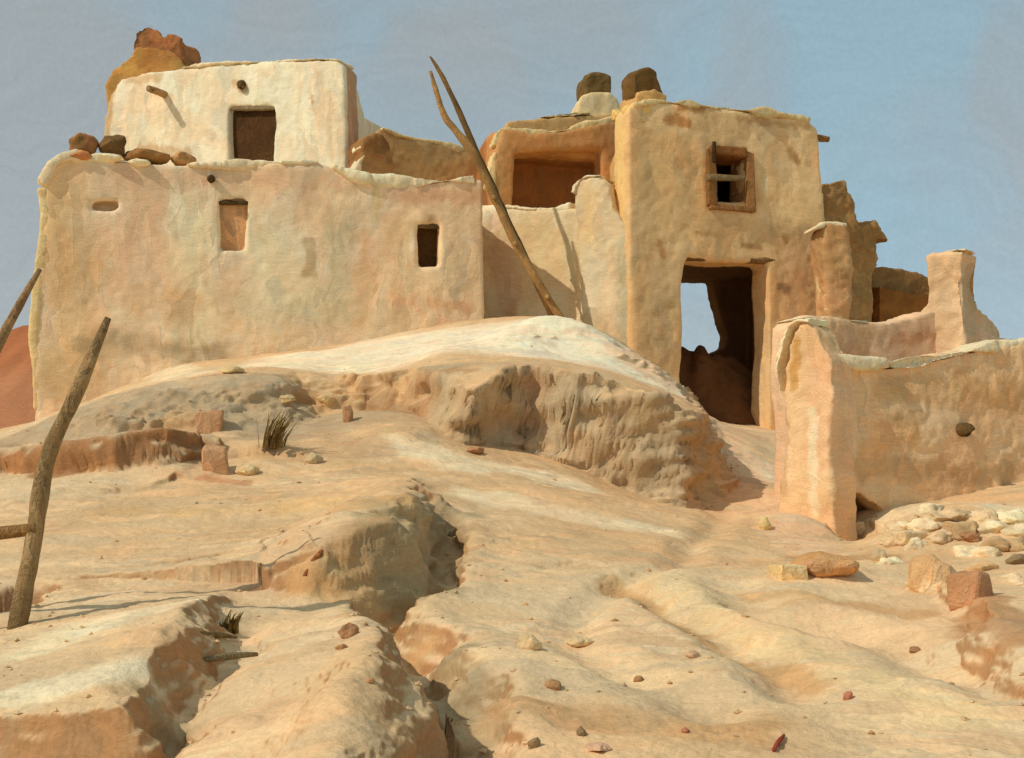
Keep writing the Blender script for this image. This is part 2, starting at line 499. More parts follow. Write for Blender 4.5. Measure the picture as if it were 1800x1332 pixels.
high_pts = [PP(*q) for q in [
    (790, 705, 11.2), (840, 655, 11.5), (920, 645, 11.8), (1000, 654, 11.65), (1090, 684, 11.55), (1165, 718, 11.65), (1182, 694, 13.8),
    (760, 652, 12.1), (700, 655, 12.5), (620, 660, 12.9), (520, 652, 13.0), (400, 655, 12.3), (260, 678, 12.4), (150, 705, 12.9), (60, 740, 14.0),
    (500, 630, 14.6), (650, 635, 13.8), (760, 630, 13.2),
    (300, 648, 15.1), (450, 628, 15.2), (650, 603, 15.5), (850, 562, 15.9), (1000, 565, 15.9), (1080, 590, 15.6), (1120, 622, 15.4), (1176, 680, 15.8),
    (720, 590, 15.6)]]
for x, y, z in [(-6, 18, .8), (-3, 18, 2), (0, 18, 2.2), (2, 18, 1.6), (-6, 15, .7), (3, 17.5, 1.2), (-6, 22, .6), (0, 22, 1.6), (-8, 15, .4)]:
    high_pts.append((x, y, z))
high = tps_fit(high_pts)
# outline in plan of the high mound that carries the houses (front lip left to right, then round the back)
mound_poly = [PP(*q)[:2] for q in [(-60, 760, 13.9), (60, 748, 13.7), (150, 715, 12.8), (260, 690, 12.3), (400, 668, 12.2), (470, 665, 12.4), (520, 660, 12.9), (620, 668, 12.8), (700, 664, 12.4), (760, 660, 12.0),
              (800, 690, 11.3), (830, 662, 11.3), (920, 650, 11.5), (1000, 662, 11.45), (1090, 692, 11.4), (1165, 726, 11.5), (1190, 742, 12.0), (1186, 708, 13.8), (1196, 690, 16.2), (1190, 690, 19.0)]] + [(2.3, 23), (-8, 23), (-8, 14)]

def poly_sd(x, y, poly, closed=True):
    """Signed distance to a polygon, positive inside."""
    n = len(poly)
    best = np.full(x.shape, 1e9)
    inside = np.zeros(x.shape, bool)
    for i in range(n):
        ax, ay = poly[i]; bx, by = poly[(i + 1) % n]
        ex, ey = bx - ax, by - ay
        t = np.clip(((x - ax) * ex + (y - ay) * ey) / (ex * ex + ey * ey + 1e-12), 0, 1)
        best = np.minimum(best, (x - ax - t * ex) ** 2 + (y - ay - t * ey) ** 2)
        c = ((ay > y) != (by > y)) & (x < (bx - ax) * (y - ay) / ((by - ay) if abs(by - ay) > 1e-12 else 1e-12) + ax)
        inside ^= c
    d = np.sqrt(best)
    return np.where(inside, d, -d)

def line_sd(x, y, pts):
    """Distance to a polyline, sign (+ left of its direction), and the arc parameter in vertex units."""
    best = np.full(x.shape, 1e9); sg = np.zeros(x.shape); par = np.zeros(x.shape)
    E = np.diff(np.asarray(pts, float), axis=0)
    E = E / (np.hypot(E[:, 0], E[:, 1])[:, None] + 1e-12)
    T = np.vstack((E[:1], E[:-1] + E[1:], E[-1:]))          # tangent at each vertex
    for i in range(len(pts) - 1):
        ax, ay = pts[i]; bx, by = pts[i + 1]
        ex, ey = bx - ax, by - ay
        t = np.clip(((x - ax) * ex + (y - ay) * ey) / (ex * ex + ey * ey + 1e-12), 0, 1)
        d = np.hypot(x - ax - t * ex, y - ay - t * ey)
        s = np.sign(ex * (y - ay) - ey * (x - ax))
        s = np.where(t <= 0, np.sign(T[i, 0] * (y - ay) - T[i, 1] * (x - ax)), s)
        s = np.where(t >= 1, np.sign(T[i + 1, 0] * (y - by) - T[i + 1, 1] * (x - bx)), s)
        m = d < best
        best = np.where(m, d, best); sg = np.where(m, s, sg); par = np.where(m, i + t, par)
    return best, sg, par

# grid: columns fan out from under the camera, rows get wider with distance
us = np.concatenate((-np.geomspace(3.5, 0.46, 40)[:-1], np.linspace(-0.46, 0.46, 760), np.geomspace(0.46, 3.5, 40)[1:]))
Ys = np.concatenate((np.linspace(-25, 2.0, 28), np.geomspace(2.05, 10.4, 540), np.linspace(10.42, 13.9, 280), np.geomspace(13.95, 24, 150), np.geomspace(24.5, 900, 60)))
UU, YY = np.meshgrid(us, Ys)
XX = UU * np.maximum(YY, 3.0)
gx, gy = XX.ravel(), YY.ravel()

def ray_rows(px):
    return int(np.argmin(abs(us - (px - CX) / F)))
Zg = None
def hit(px, py, lift=0.0):
    """Where the view ray of a picture point meets the ground."""
    c = ray_rows(px)
    ray = -(py - HY) / F * Ys
    ok = (Ys > 2.0) & (Zg[:, c] + lift >= ray)
    i = int(np.argmax(ok)) if ok.any() else len(Ys) - 61
    Y = Ys[i]
    return (px - CX) / F * Y, Y, float(Zg[i, c])

noise2 = lambda f, o, s: fbm(np.column_stack((gx, gy, gx * 0)), f, o, s)
z = low(gx, gy)
sd = poly_sd(gx, gy, mound_poly) + 0.10 * noise2(1.6, 3, 41) + 0.03 * noise2(7, 2, 42)
wd = 0.10 + 0.45 * sstep(0.7, 1.6, gx) + 0.93 * sstep(-1.2, -2.6, gx)
zh = high(gx, gy)
mk = sstep(-wd, 0.04, sd)
lean = 0.24 * mk * np.exp(-np.clip(sd, 0, None) / 0.9) * sstep(-1.6, -0.4, gx) * (gy < 14)       # cut bank shaped to overhang, so its face falls in shade
z = z * (1 - mk) + np.maximum(zh, z) * mk
Zg = z.reshape(XX.shape)

def bank(pix, h, R, w=0.10, seed=0, ragged=0.05, side=1):
    """A raised lip: ground on the left of the line stands h higher at the lip and falls back to the slope over R."""
    global Zg
    pts = [hit(x, y, hh * 0.9)[:2] for (x, y), hh in zip(pix, h)]
    lo = max(0, min(p[1] for p in pts) - 3); hi = max(p[1] for p in pts) + 3
    m = ((YY > lo) & (YY < hi)).ravel()
    x, y = gx[m], gy[m]
    q = np.column_stack((x, y, x * 0 + seed))
    x2 = x + ragged * fbm(q, 2.8, 3, seed + 1, .5); y2 = y + ragged * fbm(q, 2.8, 3, seed + 2, .5)
    d, s, p = line_sd(x2, y2, pts)
    # height of the lip, blended over all its lengths so that it changes gently away from the line
    num, den = 0, 0
    for i in range(len(pts) - 1):
        ax, ay = pts[i]; ex, ey = pts[i + 1][0] - ax, pts[i + 1][1] - ay
        t = np.clip(((x2 - ax) * ex + (y2 - ay) * ey) / (ex * ex + ey * ey + 1e-12), 0, 1)
        wi = ((x2 - ax - t * ex) ** 2 + (y2 - ay - t * ey) ** 2 + 0.015) ** -1.5 * (math.hypot(ex, ey) + .05)
        num = num + wi * (h[i] * (1 - t) + h[i + 1] * t); den = den + wi
    hh = num / den
    sdv = d * s * side
    w = w * np.clip(1.0 + 0.9 * fbm(q, 1.7, 2, seed + 6), 0.65, 1.8)
    f = np.where(sdv > -w, 0.82 * sstep(-w, 0.0, sdv) + 0.18 * sstep(-3.2 * w, -0.6 * w, sdv), 0.18 * sstep(-3.2 * w, -0.6 * w, sdv)) * np.exp(-(np.clip(sdv, 0, None) / R) ** 2)
    zz = Zg.ravel().copy()
    zz[m] += hh * f
    Zg = zz.reshape(XX.shape)

def groove(pix, depth, w, seed=0, rim=0.3):
    """A rut worn into the ground with slightly raised shoulders."""
    global Zg
    pts = [hit(x, y)[:2] for x, y in pix]
    lo = max(0, min(p[1] for p in pts) - 1.5); hi = max(p[1] for p in pts) + 1.5
    m = ((YY > lo) & (YY < hi)).ravel()
    x, y = gx[m], gy[m]
    q = np.column_stack((x, y, x * 0 + seed))
    d, s, p = line_sd(x + 0.05 * fbm(q, 2.5, 2, seed), y + 0.05 * fbm(q, 2.5, 2, seed + 4), pts)
    env = np.clip(np.minimum(p, len(pts) - 1 - p) * 2.0, 0, 1)
    env = env * env * (3 - 2 * env)
    zz = Zg.ravel().copy()
    zz[m] += env * depth * (-np.exp(-(d / w) ** 2) + rim * np.exp(-((d - 1.7 * w) / (0.8 * w)) ** 2))
    Zg = zz.reshape(XX.shape)

def bump_at(px, py, rx, ry, h, seed=0, power=1.0):
    global Zg
    X, Y, _ = hit(px, py)
    m = (abs(YY - Y) < 4 * ry + 0.5).ravel()
    x, y = gx[m], gy[m]
    q = np.column_stack((x, y, x * 0 + seed))
    r2 = ((x - X + 0.15 * rx * fbm(q, 2.0 / rx, 2, seed)) / rx) ** 2 + ((y - Y) / ry) ** 2
    zz = Zg.ravel().copy()
    zz[m] += h * np.exp(-r2 ** power)
    Zg = zz.reshape(XX.shape)

# left ridge with its brown face (runs left to right below the house)
bank([(380, 815), (345, 775), (290, 768), (200, 775), (110, 782), (0, 792), (-150, 800)], [0.0, .22, .34, .34, .30, .22, .1], 0.6, 0.14, 3, 0.05, -1)
bank([(900, 830), (700, 820), (560, 828), (440, 815), (300, 828), (260, 850), (110, 855), (0, 880), (-150, 890)], [0, .01, .02, .05, .05, .04, .06, .03, 0], 0.8, 0.10, 5, 0.06, -1)
# gully lip: the ground left of it stands higher
bank([(750, 836), (735, 852), (690, 880), (668, 925), (610, 960), (568, 1000), (545, 1030), (525, 1050)], [0, .16, .27, .29, .25, .18, .07, 0], 0.55, 0.20, 11, 0.10, -1)
bank([(600, 1072), (650, 1085), (700, 1092), (722, 1130), (722, 1180), (695, 1240), (660, 1290), (645, 1345), (640, 1620)], [0, .08, .16, .27, .33, .34, .34, .32, .3], 0.6, 0.20, 13, 0.08, -1)
# near-left terrace
bank([(410, 1046), (355, 1060), (300, 1090), (275, 1150), (222, 1200), (204, 1248), (110, 1258), (0, 1260), (-220, 1264)], [0, .10, .18, .21, .22, .22, .21, .2, .2], 1.0, 0.13, 17, 0.05, -1)
# bank at the right edge
bank([(1660, 1010), (1700, 1040), (1745, 1060), (1765, 1100), (1790, 1130), (1830, 1180)], [0, .10, .14, .14, .12, .1], 0.7, 0.12, 19, 0.05, 1)
# ruts
groove([(1275, 880), (1265, 920), (1215, 950), (1190, 990), (1130, 1010), (1070, 1030), (1010, 1080), (1000, 1120)], 0.035, 0.10, 23)
groove([(1060, 1015), (1150, 1040), (1260, 1100), (1340, 1150), (1400, 1200), (1440, 1240)], 0.06, 0.12, 25)
groove([(1290, 1010), (1330, 1060), (1420, 1085), (1560, 1110), (1700, 1180), (1800, 1250)], 0.06, 0.16, 27)
groove([(400, 1045), (470, 1015), (560, 965)], 0.03, 0.035, 29)
groove([(240, 990), (330, 985), (440, 958)], 0.03, 0.04, 31)
groove([(90, 1010), (180, 1012), (300, 1018)], 0.03, 0.04, 33)
groove([(950, 1100), (1060, 1160), (1200, 1230), (1290, 1280)], 0.04, 0.12, 35)
groove([(930, 990), (1010, 985), (1090, 990)], 0.03, 0.06, 36)
groove([(770, 870), (792, 930), (770, 985), (720, 1030), (690, 1062), (715, 1095), (750, 1130), (790, 1180)], 0.17, 0.11, 61, 0.1)
bump_at(1000, 600, 0.5, 0.5, 0.12, 65)
bump_at(970, 575, 0.60, 0.50, 0.11, 68)
bump_at(900, 600, 0.3, 0.5, 0.10, 69)
bump_at(1060, 620, 0.3, 0.5, 0.12, 70)
bump_at(780, 630, 0.35, 0.4, 0.10, 66)
bump_at(1120, 655, 0.25, 0.3, 0.10, 67)
groove([(735, 1095), (770, 1130), (800, 1190), (795, 1260), (780, 1330), (775, 1500)], 0.17, 0.13, 62, 0.1)
groove([(450, 1075), (420, 1130), (350, 1200), (300, 1260), (260, 1310)], 0.06, 0.10, 63, 0.1)
# pit of the sunken room where the near ladder comes out
bump_at(-10, 1045, 0.20, 0.34, -0.6, 37, 2.0)
# hollow at the foot of the right wall, mound beside it, hummock at the path
bump_at(1512, 915, 0.20, 0.50, -0.34, 39)
bump_at(1660, 930, 0.42, 0.32, 0.16, 41)
bump_at(1440, 1010, 0.30, 0.25, 0.10, 43)
bump_at(1400, 925, 0.32, 0.35, 0.08, 45)
bump_at(700, 770, 0.5, 0.5, 0.10, 47)
# plain far beyond and general unevenness
zz = Zg.ravel()
far = sstep(24, 45, gy)
side = sstep(9, 22, abs(gx))
zz = zz * (1 - far) + (-4.0) * far
zz = zz * (1 - side * (1 - far)) + (-1.5) * side * (1 - far)
near = 1 - sstep(30, 60, gy)
zz = zz + near * (0.028 * noise2(0.9, 3, 51) + 0.008 * noise2(3.5, 3, 55) + 0.004 * noise2(13, 3, 59) + 0.002 * noise2(42, 2, 63))
Zg = zz.reshape(XX.shape)

# ---- ground colour: earths of the slope, in surface patches, some painting in sun and shade
def ground_patch(x1, y1, x2, y2, wpx, c, a=0.8, soft=0.6, seed=0, fore=1.7):
    A, B = hit(x1, y1), hit(x2, y2)
    w = wpx * 0.5 * 0.5 * (A[1] + B[1]) / F
    def fn(P):
        return seg_mask(P[:, :2], A[:2], B[:2], w * fore, soft, seed)
    return (fn, c, a)
nr, nc = XX.shape
gv = np.column_stack((gx, gy, Zg.ravel() + ZC))
idx = np.arange(nr * nc).reshape(nr, nc)
quads = np.stack((idx[:-1, :-1], idx[:-1, 1:], idx[1:, 1:], idx[1:, :-1]), -1).reshape(-1, 4)
gm = bpy.data.meshes.new('ground')
gm.vertices.add(len(gv)); gm.vertices.foreach_set('co', gv.ravel())
gm.loops.add(quads.size); gm.loops.foreach_set('vertex_index', quads.ravel().astype(np.int32))
gm.polygons.add(len(quads)); gm.polygons.foreach_set('loop_start', np.arange(0, quads.size, 4, dtype=np.int32))
gm.polygons.foreach_set('loop_total', np.full(len(quads), 4, np.int32))
gm.polygons.foreach_set('use_smooth', np.ones(len(quads), bool))
gm.update(); gm.validate()
gv[:, 0] += lean * 0.55; gv[:, 1] -= lean * 0.83
gm.vertices.foreach_set('co', gv.ravel()); gm.update()
GN = np.empty(len(gv) * 3); gm.vertex_normals.foreach_get('vector', GN); GN = GN.reshape(-1, 3)
sv = sstep(0.13, 0.42, 1 - GN[:, 2]) * (gy < 20)
kk = sv > 0.01
q = gv[kk] * np.array((1, 1, 3.2))
er = 0.075 * fbm(q, 2.4, 3, 81) + 0.034 * fbm(q, 8, 3, 85) * np.where(gy[kk] > 9.5, 0.55, 1.0) + 0.05 * np.maximum(0, fbm(q * np.array((.5, .5, 1)), 1.7, 2, 93)) * (gy[kk] > 9.5) + 0.008 * fbm(q, 26, 2, 89)
gv[kk] += GN[kk] * (er * sv[kk] * np.clip((gy[kk] - 2.5) / 8, .32, 1))[:, None]
gm.vertices.foreach_set('co', gv.ravel()); gm.update()
GN = np.empty(len(gv) * 3); gm.vertex_normals.foreach_get('vector', GN); GN = GN.reshape(-1, 3)
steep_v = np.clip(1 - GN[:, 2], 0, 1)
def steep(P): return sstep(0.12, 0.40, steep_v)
gp = ground_patch
g_patches = [
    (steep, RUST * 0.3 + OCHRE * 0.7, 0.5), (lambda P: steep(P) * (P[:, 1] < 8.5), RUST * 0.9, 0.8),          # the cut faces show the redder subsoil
    gp(620, 620, 1120, 650, 90, lin(242, 220, 186), 0.95, 0.5, 1, 4.5), gp(850, 590, 1060, 600, 90, lin(242, 218, 184), 0.95, 0.5, 2, 4), gp(700, 640, 450, 640, 50, lin(238, 214, 176), .85, .5, 3, 3), gp(1140, 660, 1185, 700, 60, lin(228, 190, 152), .8, .5, 31, 2),  # whitened mound top: sunlight painted into the earth colour
    gp(210, 672, 330, 660, 22, PALE, .8, .5, 36, 3), gp(80, 1130, 300, 1060, 120, CREAM, 0.8, 0.6, 4), gp(60, 1220, 200, 1180, 100, CREAM, 0.7, 0.6, 5), gp(700, 780, 1000, 850, 90, PALE, 0.8, 0.6, 6),
    gp(850, 880, 1150, 930, 90, PALE, 0.8, 0.6, 7), gp(1180, 1020, 1700, 1270, 80, lin(228, 198, 148), 0.7, 0.6, 8), gp(1220, 700, 1300, 850, 60, SAND_PINK, 0.8, 0.6, 9),
    gp(1330, 880, 1420, 960, 80, SAND_PINK, 0.8, 0.6, 10), gp(1600, 890, 1800, 910, 70, PALE, 0.7, 0.6, 11), gp(1080, 1030, 1430, 1210, 45, OCHRE, 0.8, 0.6, 12),
    gp(900, 1230, 1330, 1290, 130, lin(198, 156, 108), 0.75, 0.8, 13), gp(1340, 1050, 1600, 1080, 50, OCHRE, 0.7, 0.6, 14), gp(1420, 980, 1540, 980, 50, RUST, 0.6, 0.5, 15),
    gp(670, 880, 750, 930, 80, OCHRE, 0.8, 0.5, 16, 2.2), gp(590, 1000, 710, 950, 80, OCHRE, 0.8, 0.5, 17, 2.2), gp(620, 1080, 740, 1140, 50, OCHRE, 0.6, 0.5, 18),
    gp(200, 900, 600, 880, 60, lin(214, 172, 116), 0.6, 0.7, 19), gp(110, 800, 345, 795, 60, lin(168, 118, 76), 0.85, 0.5, 20, 1.4), gp(150, 730, 480, 720, 110, lin(176, 154, 122), 0.9, 0.5, 21, 3.0), gp(480, 720, 760, 730, 90, lin(180, 156, 122), 0.85, 0.5, 32, 2.5), gp(560, 760, 640, 790, 60, lin(186, 152, 114), .7, .6, 27), ((lambda P: steep(P) * (P[:, 1] > 10.2) * (P[:, 1] < 14.2) * (P[:, 0] > -0.75) * 1.0), lin(184, 160, 124), .9), ((lambda P: steep(P) * (P[:, 1] > 8.8) * (1 - sstep(11.2, 11.6, P[:, 1])) * (P[:, 0] < -2.3) * 1.0), lin(164, 114, 72), .9), gp(780, 920, 730, 1050, 80, lin(164, 144, 108), .7, .5, 33, 2), gp(790, 1160, 800, 1300, 80, lin(164, 144, 108), .7, .5, 34, 2), gp(260, 1240, 290, 1300, 60, lin(164, 144, 108), .6, .5, 35, 2), gp(900, 735, 960, 760, 40, lin(190, 146, 112), .5, .6, 30, 1.0),  # grey patches paint shade on the banks and cast shadows in the gully
    gp(840, 800, 1040, 850, 40, lin(206, 164, 120), 0.5, 0.6, 22, 1.2), gp(360, 840, 430, 850, 26, lin(190, 130, 92), 0.7, 0.4, 23), gp(1720, 1050, 1800, 1110, 70, RUST, 0.75, 0.5, 24),  # right bank's rust colour stands for its shading
    gp(640, 680, 830, 660, 24, RUST, .6, .5, 25), gp(1200, 660, 1330, 730, 60, DOORSHADE, .5, .5, 26),  # doorway floor darkened in colour as the shade inside
]
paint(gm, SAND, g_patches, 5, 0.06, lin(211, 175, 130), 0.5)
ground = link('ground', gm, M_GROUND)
tag(ground, kind='structure')

# far red hill on the left
def far_hill():
    n, mrow = 90, 14
    xs = np.linspace(-170, -10, n); verts = []; faces = []
    for j in range(mrow):
        t = j / (mrow - 1)
        for i, x in enumerate(xs):
            h = 31 * math.exp(-((x + 75) / 38) ** 2) + 3
            y = 165 + 55 * t
            zz_ = -4 + h * math.sin(math.pi * min(t * 0.55, 0.5) / 0.55 * 0.55) if t < 0.91 else -4 + h
            verts.append((x, y, zz_))
    V = np.array(verts); V[:, 2] += 1.6 * fbm(V, 0.06, 4, 3)
    for j in range(mrow - 1):
        for i in range(n - 1):
            a = j * n + i; faces.append((a, a + 1, a + n + 1, a + n))
    me = bpy.data.meshes.new('hill'); me.from_pydata(V.tolist(), [], faces)
    me.polygons.foreach_set('use_smooth', np.ones(len(faces), bool))
    paint(me, lin(168, 104, 66), (), 3, 0.15, lin(176, 120, 84), 0.05)
    tag(link('hill', me, M_GROUND), kind='structure')
far_hill()

# ------------------------------------------------------------------ houses
GZ = lambda x, y: float(Zg.ravel()[np.argmin((gx - x) ** 2 + (gy - y) ** 2)]) + ZC

# ---- lower house, the long stained wall on the left
pl = px_plane(64, 15.0, 850, 16.13)
PL_LOW = pl
lowhouse = root('adobe_house', 'long lower adobe house with patchy pink and cream wall and two small windows', 'house')
uz = lambda x, y: pl.uz(x, y)
top = [(96, 282), (140, 276), (200, 284), (290, 290), (400, 292), (470, 288), (560, 288), (620, 312), (660, 318), (730, 322), (800, 318), (848, 316)]
out = [uz(62, 900), uz(60, 620), uz(62, 520), uz(72, 420), uz(76, 340), uz(70, 322), uz(84, 298)] + [uz(x, y) for x, y in top] + [uz(852, 420), uz(856, 900)]
hole_w1 = [uz(385, 352), uz(433, 352), uz(433, 442), uz(385, 442)]
hole_w2 = [uz(733, 392), uz(775, 392), uz(775, 473), uz(733, 473)]
hole_n = [uz(160, 352), uz(208, 352), uz(208, 371), uz(160, 371)]
bm = bmesh.new()
prism(bm, pl, out, [hole_w1, hole_w2, hole_n], 0.0, 0.45)
LZ = uz(60, 300)[1]
b0 = uz(64, 900)[1]
ul, ur = uz(64, 300)[0] + 0.1, uz(850, 300)[0]
rz = uz(850, 318)[1]
# back plaster behind the niche and the filled window, return walls, roof slab, back wall
prism(bm, pl, [uz(140, 335), uz(225, 335), uz(225, 390), uz(140, 390)], (), 0.22, 0.5)
box(bm, pl, ul, ul + 0.45, 0.2, 3.4, b0, LZ - 0.25)
box(bm, pl, ur - 0.42, ur, 0.2, 1.9, b0, rz - 0.03)
box(bm, pl, ul, ur, 3.2, 3.6, b0, rz - 0.4)
box(bm, pl, ul + 0.1, ur - 0.1, 0.3, 3.5, rz - 0.55, rz - 0.3)
me = adobe_mesh(bm, 0.036, 4, 1.0, 1)
wp = lambda *a, soft=.5, **k: wall_patch(PL_LOW, *a, soft=min(soft + .3, .95), **k)
paint(me, WALLPINK, [
    wp(110, 300, 110, 660, 130, WALLTAN, .85, soft=.6, seed=1), wp(140, 420, 160, 620, 110, OCHRE, .35, soft=.8, seed=2),
    wp(330, 380, 350, 600, 110, WALLCREAM, .8, soft=.5, seed=3), wp(430, 400, 540, 520, 150, WALLCREAM, .85, soft=.5, seed=4), wp(440, 540, 600, 560, 90, WALLGREY, .7, soft=.6, seed=5),
    wp(600, 380, 590, 560, 70, lin(206, 188, 148), .7, soft=.7, seed=6), wp(640, 420, 640, 560, 46, lin(222, 182, 138), .8, seed=7), wp(200, 310, 640, 320, 44, lin(228, 190, 150), .7, soft=.6, seed=8),
    wp(250, 350, 250, 500, 90, lin(232, 194, 156), .8, seed=9), wp(240, 530, 330, 540, 60, lin(226, 184, 136), .7, seed=10), wp(700, 400, 700, 560, 60, lin(220, 186, 142), .8, seed=11),
    wp(810, 380, 800, 520, 70, lin(218, 190, 150), .8, seed=12), wp(690, 340, 840, 345, 40, lin(216, 166, 126), .7, seed=13), wp(545, 430, 545, 480, 26, UMBER * 1.6, .6, soft=.4, seed=14),
    wp(660, 330, 660, 380, 20, lin(214, 190, 128), .6, seed=15), wp(700, 530, 820, 540, 30, lin(220, 170, 126), .7, seed=16), wp(150, 600, 380, 620, 50, lin(176, 150, 112), .75, soft=.6, seed=17),  # grey-brown band at the wall foot paints in a soft shadow
    wp(752, 385, 752, 395, 52, lin(150, 118, 76), .5, soft=.5, seed=18), wp(300, 330, 306, 375, 7, CREAM, .9, soft=.3, seed=19), wp(500, 420, 500, 430, 90, WALLCREAM, .5, seed=20)],
    1, 0.03, lin(234, 202, 160), 0.9)
link('wall', me, M_WALL, lowhouse)
sunlit_rim(pl, [(74, 322), (92, 290), (110, 276), (140, 273)], 0.45, lowhouse, CREAM, 11, 0.07, gaps=0.1, v0=-.02)
sunlit_rim(pl, [(130, 277), (200, 283), (290, 289), (400, 291), (470, 287), (560, 287)], 0.45, lowhouse, PALE, 12, 0.07, gaps=0.55)
sunlit_rim(pl, [(585, 292), (620, 311), (660, 318), (730, 322), (800, 318), (848, 316)], 0.45, lowhouse, CREAM, 13, 0.11, gaps=0.2)
# left edge: a pale strip added down the corner, coloured as sunlit
bm = bmesh.new()
edge = [(72, 330), (80, 380), (72, 440), (62, 520), (58, 600), (66, 650), (64, 720)]
eu = [uz(x, y) for x, y in edge]
prism(bm, pl, [(u - 0.05, z_) for u, z_ in eu] + [(u + 0.06, z_) for u, z_ in eu[::-1]], (), 0.0, 0.12)
me = adobe_mesh(bm, 0.024, 2, 0.8, 15, 'sunlit_edge')
paint(me, YELLOW, (), 4, .1)
link('sunlit_edge', me, M_RIM, lowhouse)
# filled window: a slab of orange mud set back in the opening, under a rough lintel
bm = bmesh.new()
prism(bm, pl, [uz(380, 348), uz(438, 348), uz(438, 446), uz(380, 446)], (), 0.07, 0.3)
me = adobe_mesh(bm, 0.025, 2, 0.4, 3, 'window_filling'); paint(me, lin(200, 150, 104), (), 2, .12)
wfill = link('window_filling', me, M_RUIN, lowhouse)
def beam(pl, x1, y1, x2, y2, rpx, parent, name='lintel', v=0.02, v2=None, col=UMBER, seed=0, taper=1.0):
    A, B = pl.uz(x1, y1), pl.uz(x2, y2)
    r = rpx * pl.o[1] / F
    me = tube_mesh(name, [pl.pt(A[0], v, A[1]), pl.pt(B[0], v if v2 is None else v2, B[1])], [r, r * taper], 10, .15, seed)
    paint(me, col, (), seed, .2)
    return link(name, me, M_WOOD, parent)
beam(pl, 384, 356, 436, 356, 4, lowhouse, 'lintel', 0.04, col=lin(92, 74, 46), seed=3)
beam(pl, 733, 396, 777, 397, 5, lowhouse, 'lintel', 0.05, col=lin(110, 86, 54), seed=4)
# dark lattice of sticks set back in the small window
bm = bmesh.new()
prism(bm, pl, [uz(728, 386), uz(780, 386), uz(780, 478), uz(728, 478)], (), 0.24, 0.30)
me = adobe_mesh(bm, 0.02, 1, 0.2, 8, 'shutter'); paint(me, lin(96, 68, 38), (), 2, .3)
link('shutter', me, M_WOOD, lowhouse)
def stub(pl, x, y, r, out_, parent, name='roof_beam', col=UMBER, seed=0, dip=0.02, back=0.25):
    u, z_ = pl.uz(x, y)
    me = tube_mesh(name, [pl.pt(u, back, z_ + dip), pl.pt(u, -out_ * .5, z_), pl.pt(u + 0.01, -out_, z_ - dip)], [r, r * 1.02, r * .9], 10, .12, seed)
    paint(me, col, (), seed, .2)
    return link(name, me, M_WOOD, parent)
stub(pl, 371, 316, 0.05, 0.10, lowhouse, col=lin(96, 76, 48), seed=5)

# ---- upper whitewashed room
pl = px_plane(192, 20.1, 600, 18.5)
PL_UP = pl
uproom = root('adobe_house', 'small whitewashed adobe room with one dark doorway, standing on the lower roof', 'house')
uz = lambda x, y: pl.uz(x, y)
bz = PL_LOW.uz(400, 330)[1] - 0.2
def flo(x): return (uz(x, 200)[0], bz)
out = [flo(182)] + [uz(x, y) for x, y in [(184, 240), (192, 170), (212, 138), (250, 126), (320, 120), (380, 113), (470, 110), (560, 105), (592, 106), (604, 118), (606, 180)]] + [flo(612)]
doorway_shade = [(uz(400, 200)[0], bz + 0.12), (uz(482, 200)[0], bz + 0.12), uz(482, 188), uz(402, 188)]
bm = bmesh.new()
prism(bm, pl, out, [doorway_shade], 0.0, 0.42)
u1 = uz(604, 150)[0]
# right side wall runs back and is worn down towards its far end
sp = Plane(tuple(pl.pt(u1 - 0.42, 0.0, 0))[:2], tuple(pl.pt(u1 - 0.42, 0.0, 0) + Vector((0.22, 2.6, 0)))[:2])
zt = uz(600, 108)[1]
prism(bm, sp, [(0.05, bz), (2.5, bz), (2.5, zt - 1.35), (2.1, zt - 0.75), (1.5, zt - 0.35), (0.8, zt - 0.1), (0.05, zt)], (), -0.40, 0.02)
box(bm, pl, 0.05, 0.45, 0.2, 2.3, bz, zt - 0.35)
box(bm, pl, u1 - 0.95, u1 - 0.55, 0.3, 2.3, bz, zt - 0.4)  # unseen inner wall added to keep the room dark inside
box(bm, pl, 0.05, u1 - 0.5, 2.1, 2.5, bz, zt - 0.5)
box(bm, pl, 0.1, u1 - 0.5, 0.2, 2.3, zt - 0.6, zt - 0.35)
me = adobe_mesh(bm, 0.036, 4, 1.0, 21)
wp = lambda *a, **k: wall_patch(PL_UP, *a, **k)
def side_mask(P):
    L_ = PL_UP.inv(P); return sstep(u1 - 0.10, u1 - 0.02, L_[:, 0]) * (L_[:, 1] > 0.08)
paint(me, PLASTER, [wp(190, 150, 190, 260, 26, OCHRE, .8, soft=.4, seed=1), wp(225, 138, 280, 138, 20, OCHRE, .6, seed=2), wp(560, 150, 590, 260, 40, lin(218, 196, 158), .7, seed=3),
                    wp(424, 150, 430, 152, 18, lin(150, 116, 70), .7, soft=.3, seed=4), wp(412, 146, 420, 152, 14, OCHRE, .7, seed=5), wp(275, 166, 300, 172, 14, OCHRE, .5, seed=6), wp(548, 170, 550, 182, 6, OCHRE, .7, seed=7),
                    wp(250, 180, 380, 250, 60, lin(232, 204, 164), .7, seed=8), wp(250, 262, 330, 270, 20, OCHRE, .6, seed=9),
                    (side_mask, lin(190, 144, 106), .9)],  # right side browned in colour to read as shaded
      2, 0.04, lin(236, 216, 180), 0.9)
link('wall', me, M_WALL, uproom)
sunlit_rim(pl, [(320, 119), (380, 112), (470, 109), (560, 104), (598, 106)], 0.42, uproom, CREAM, 22, 0.08, gaps=0.15)
bm = bmesh.new()
da, db = uz(396, 200)[0], uz(486, 200)[0]
for k in range(5):
    w_ = (db - da) / 5
    box(bm, pl, da + k * w_ + .006, da + (k + 1) * w_ - .006, 0.12, 0.17, bz - .05, uz(440, 180)[1])  # dark planks added in the opening, standing for its unlit inside
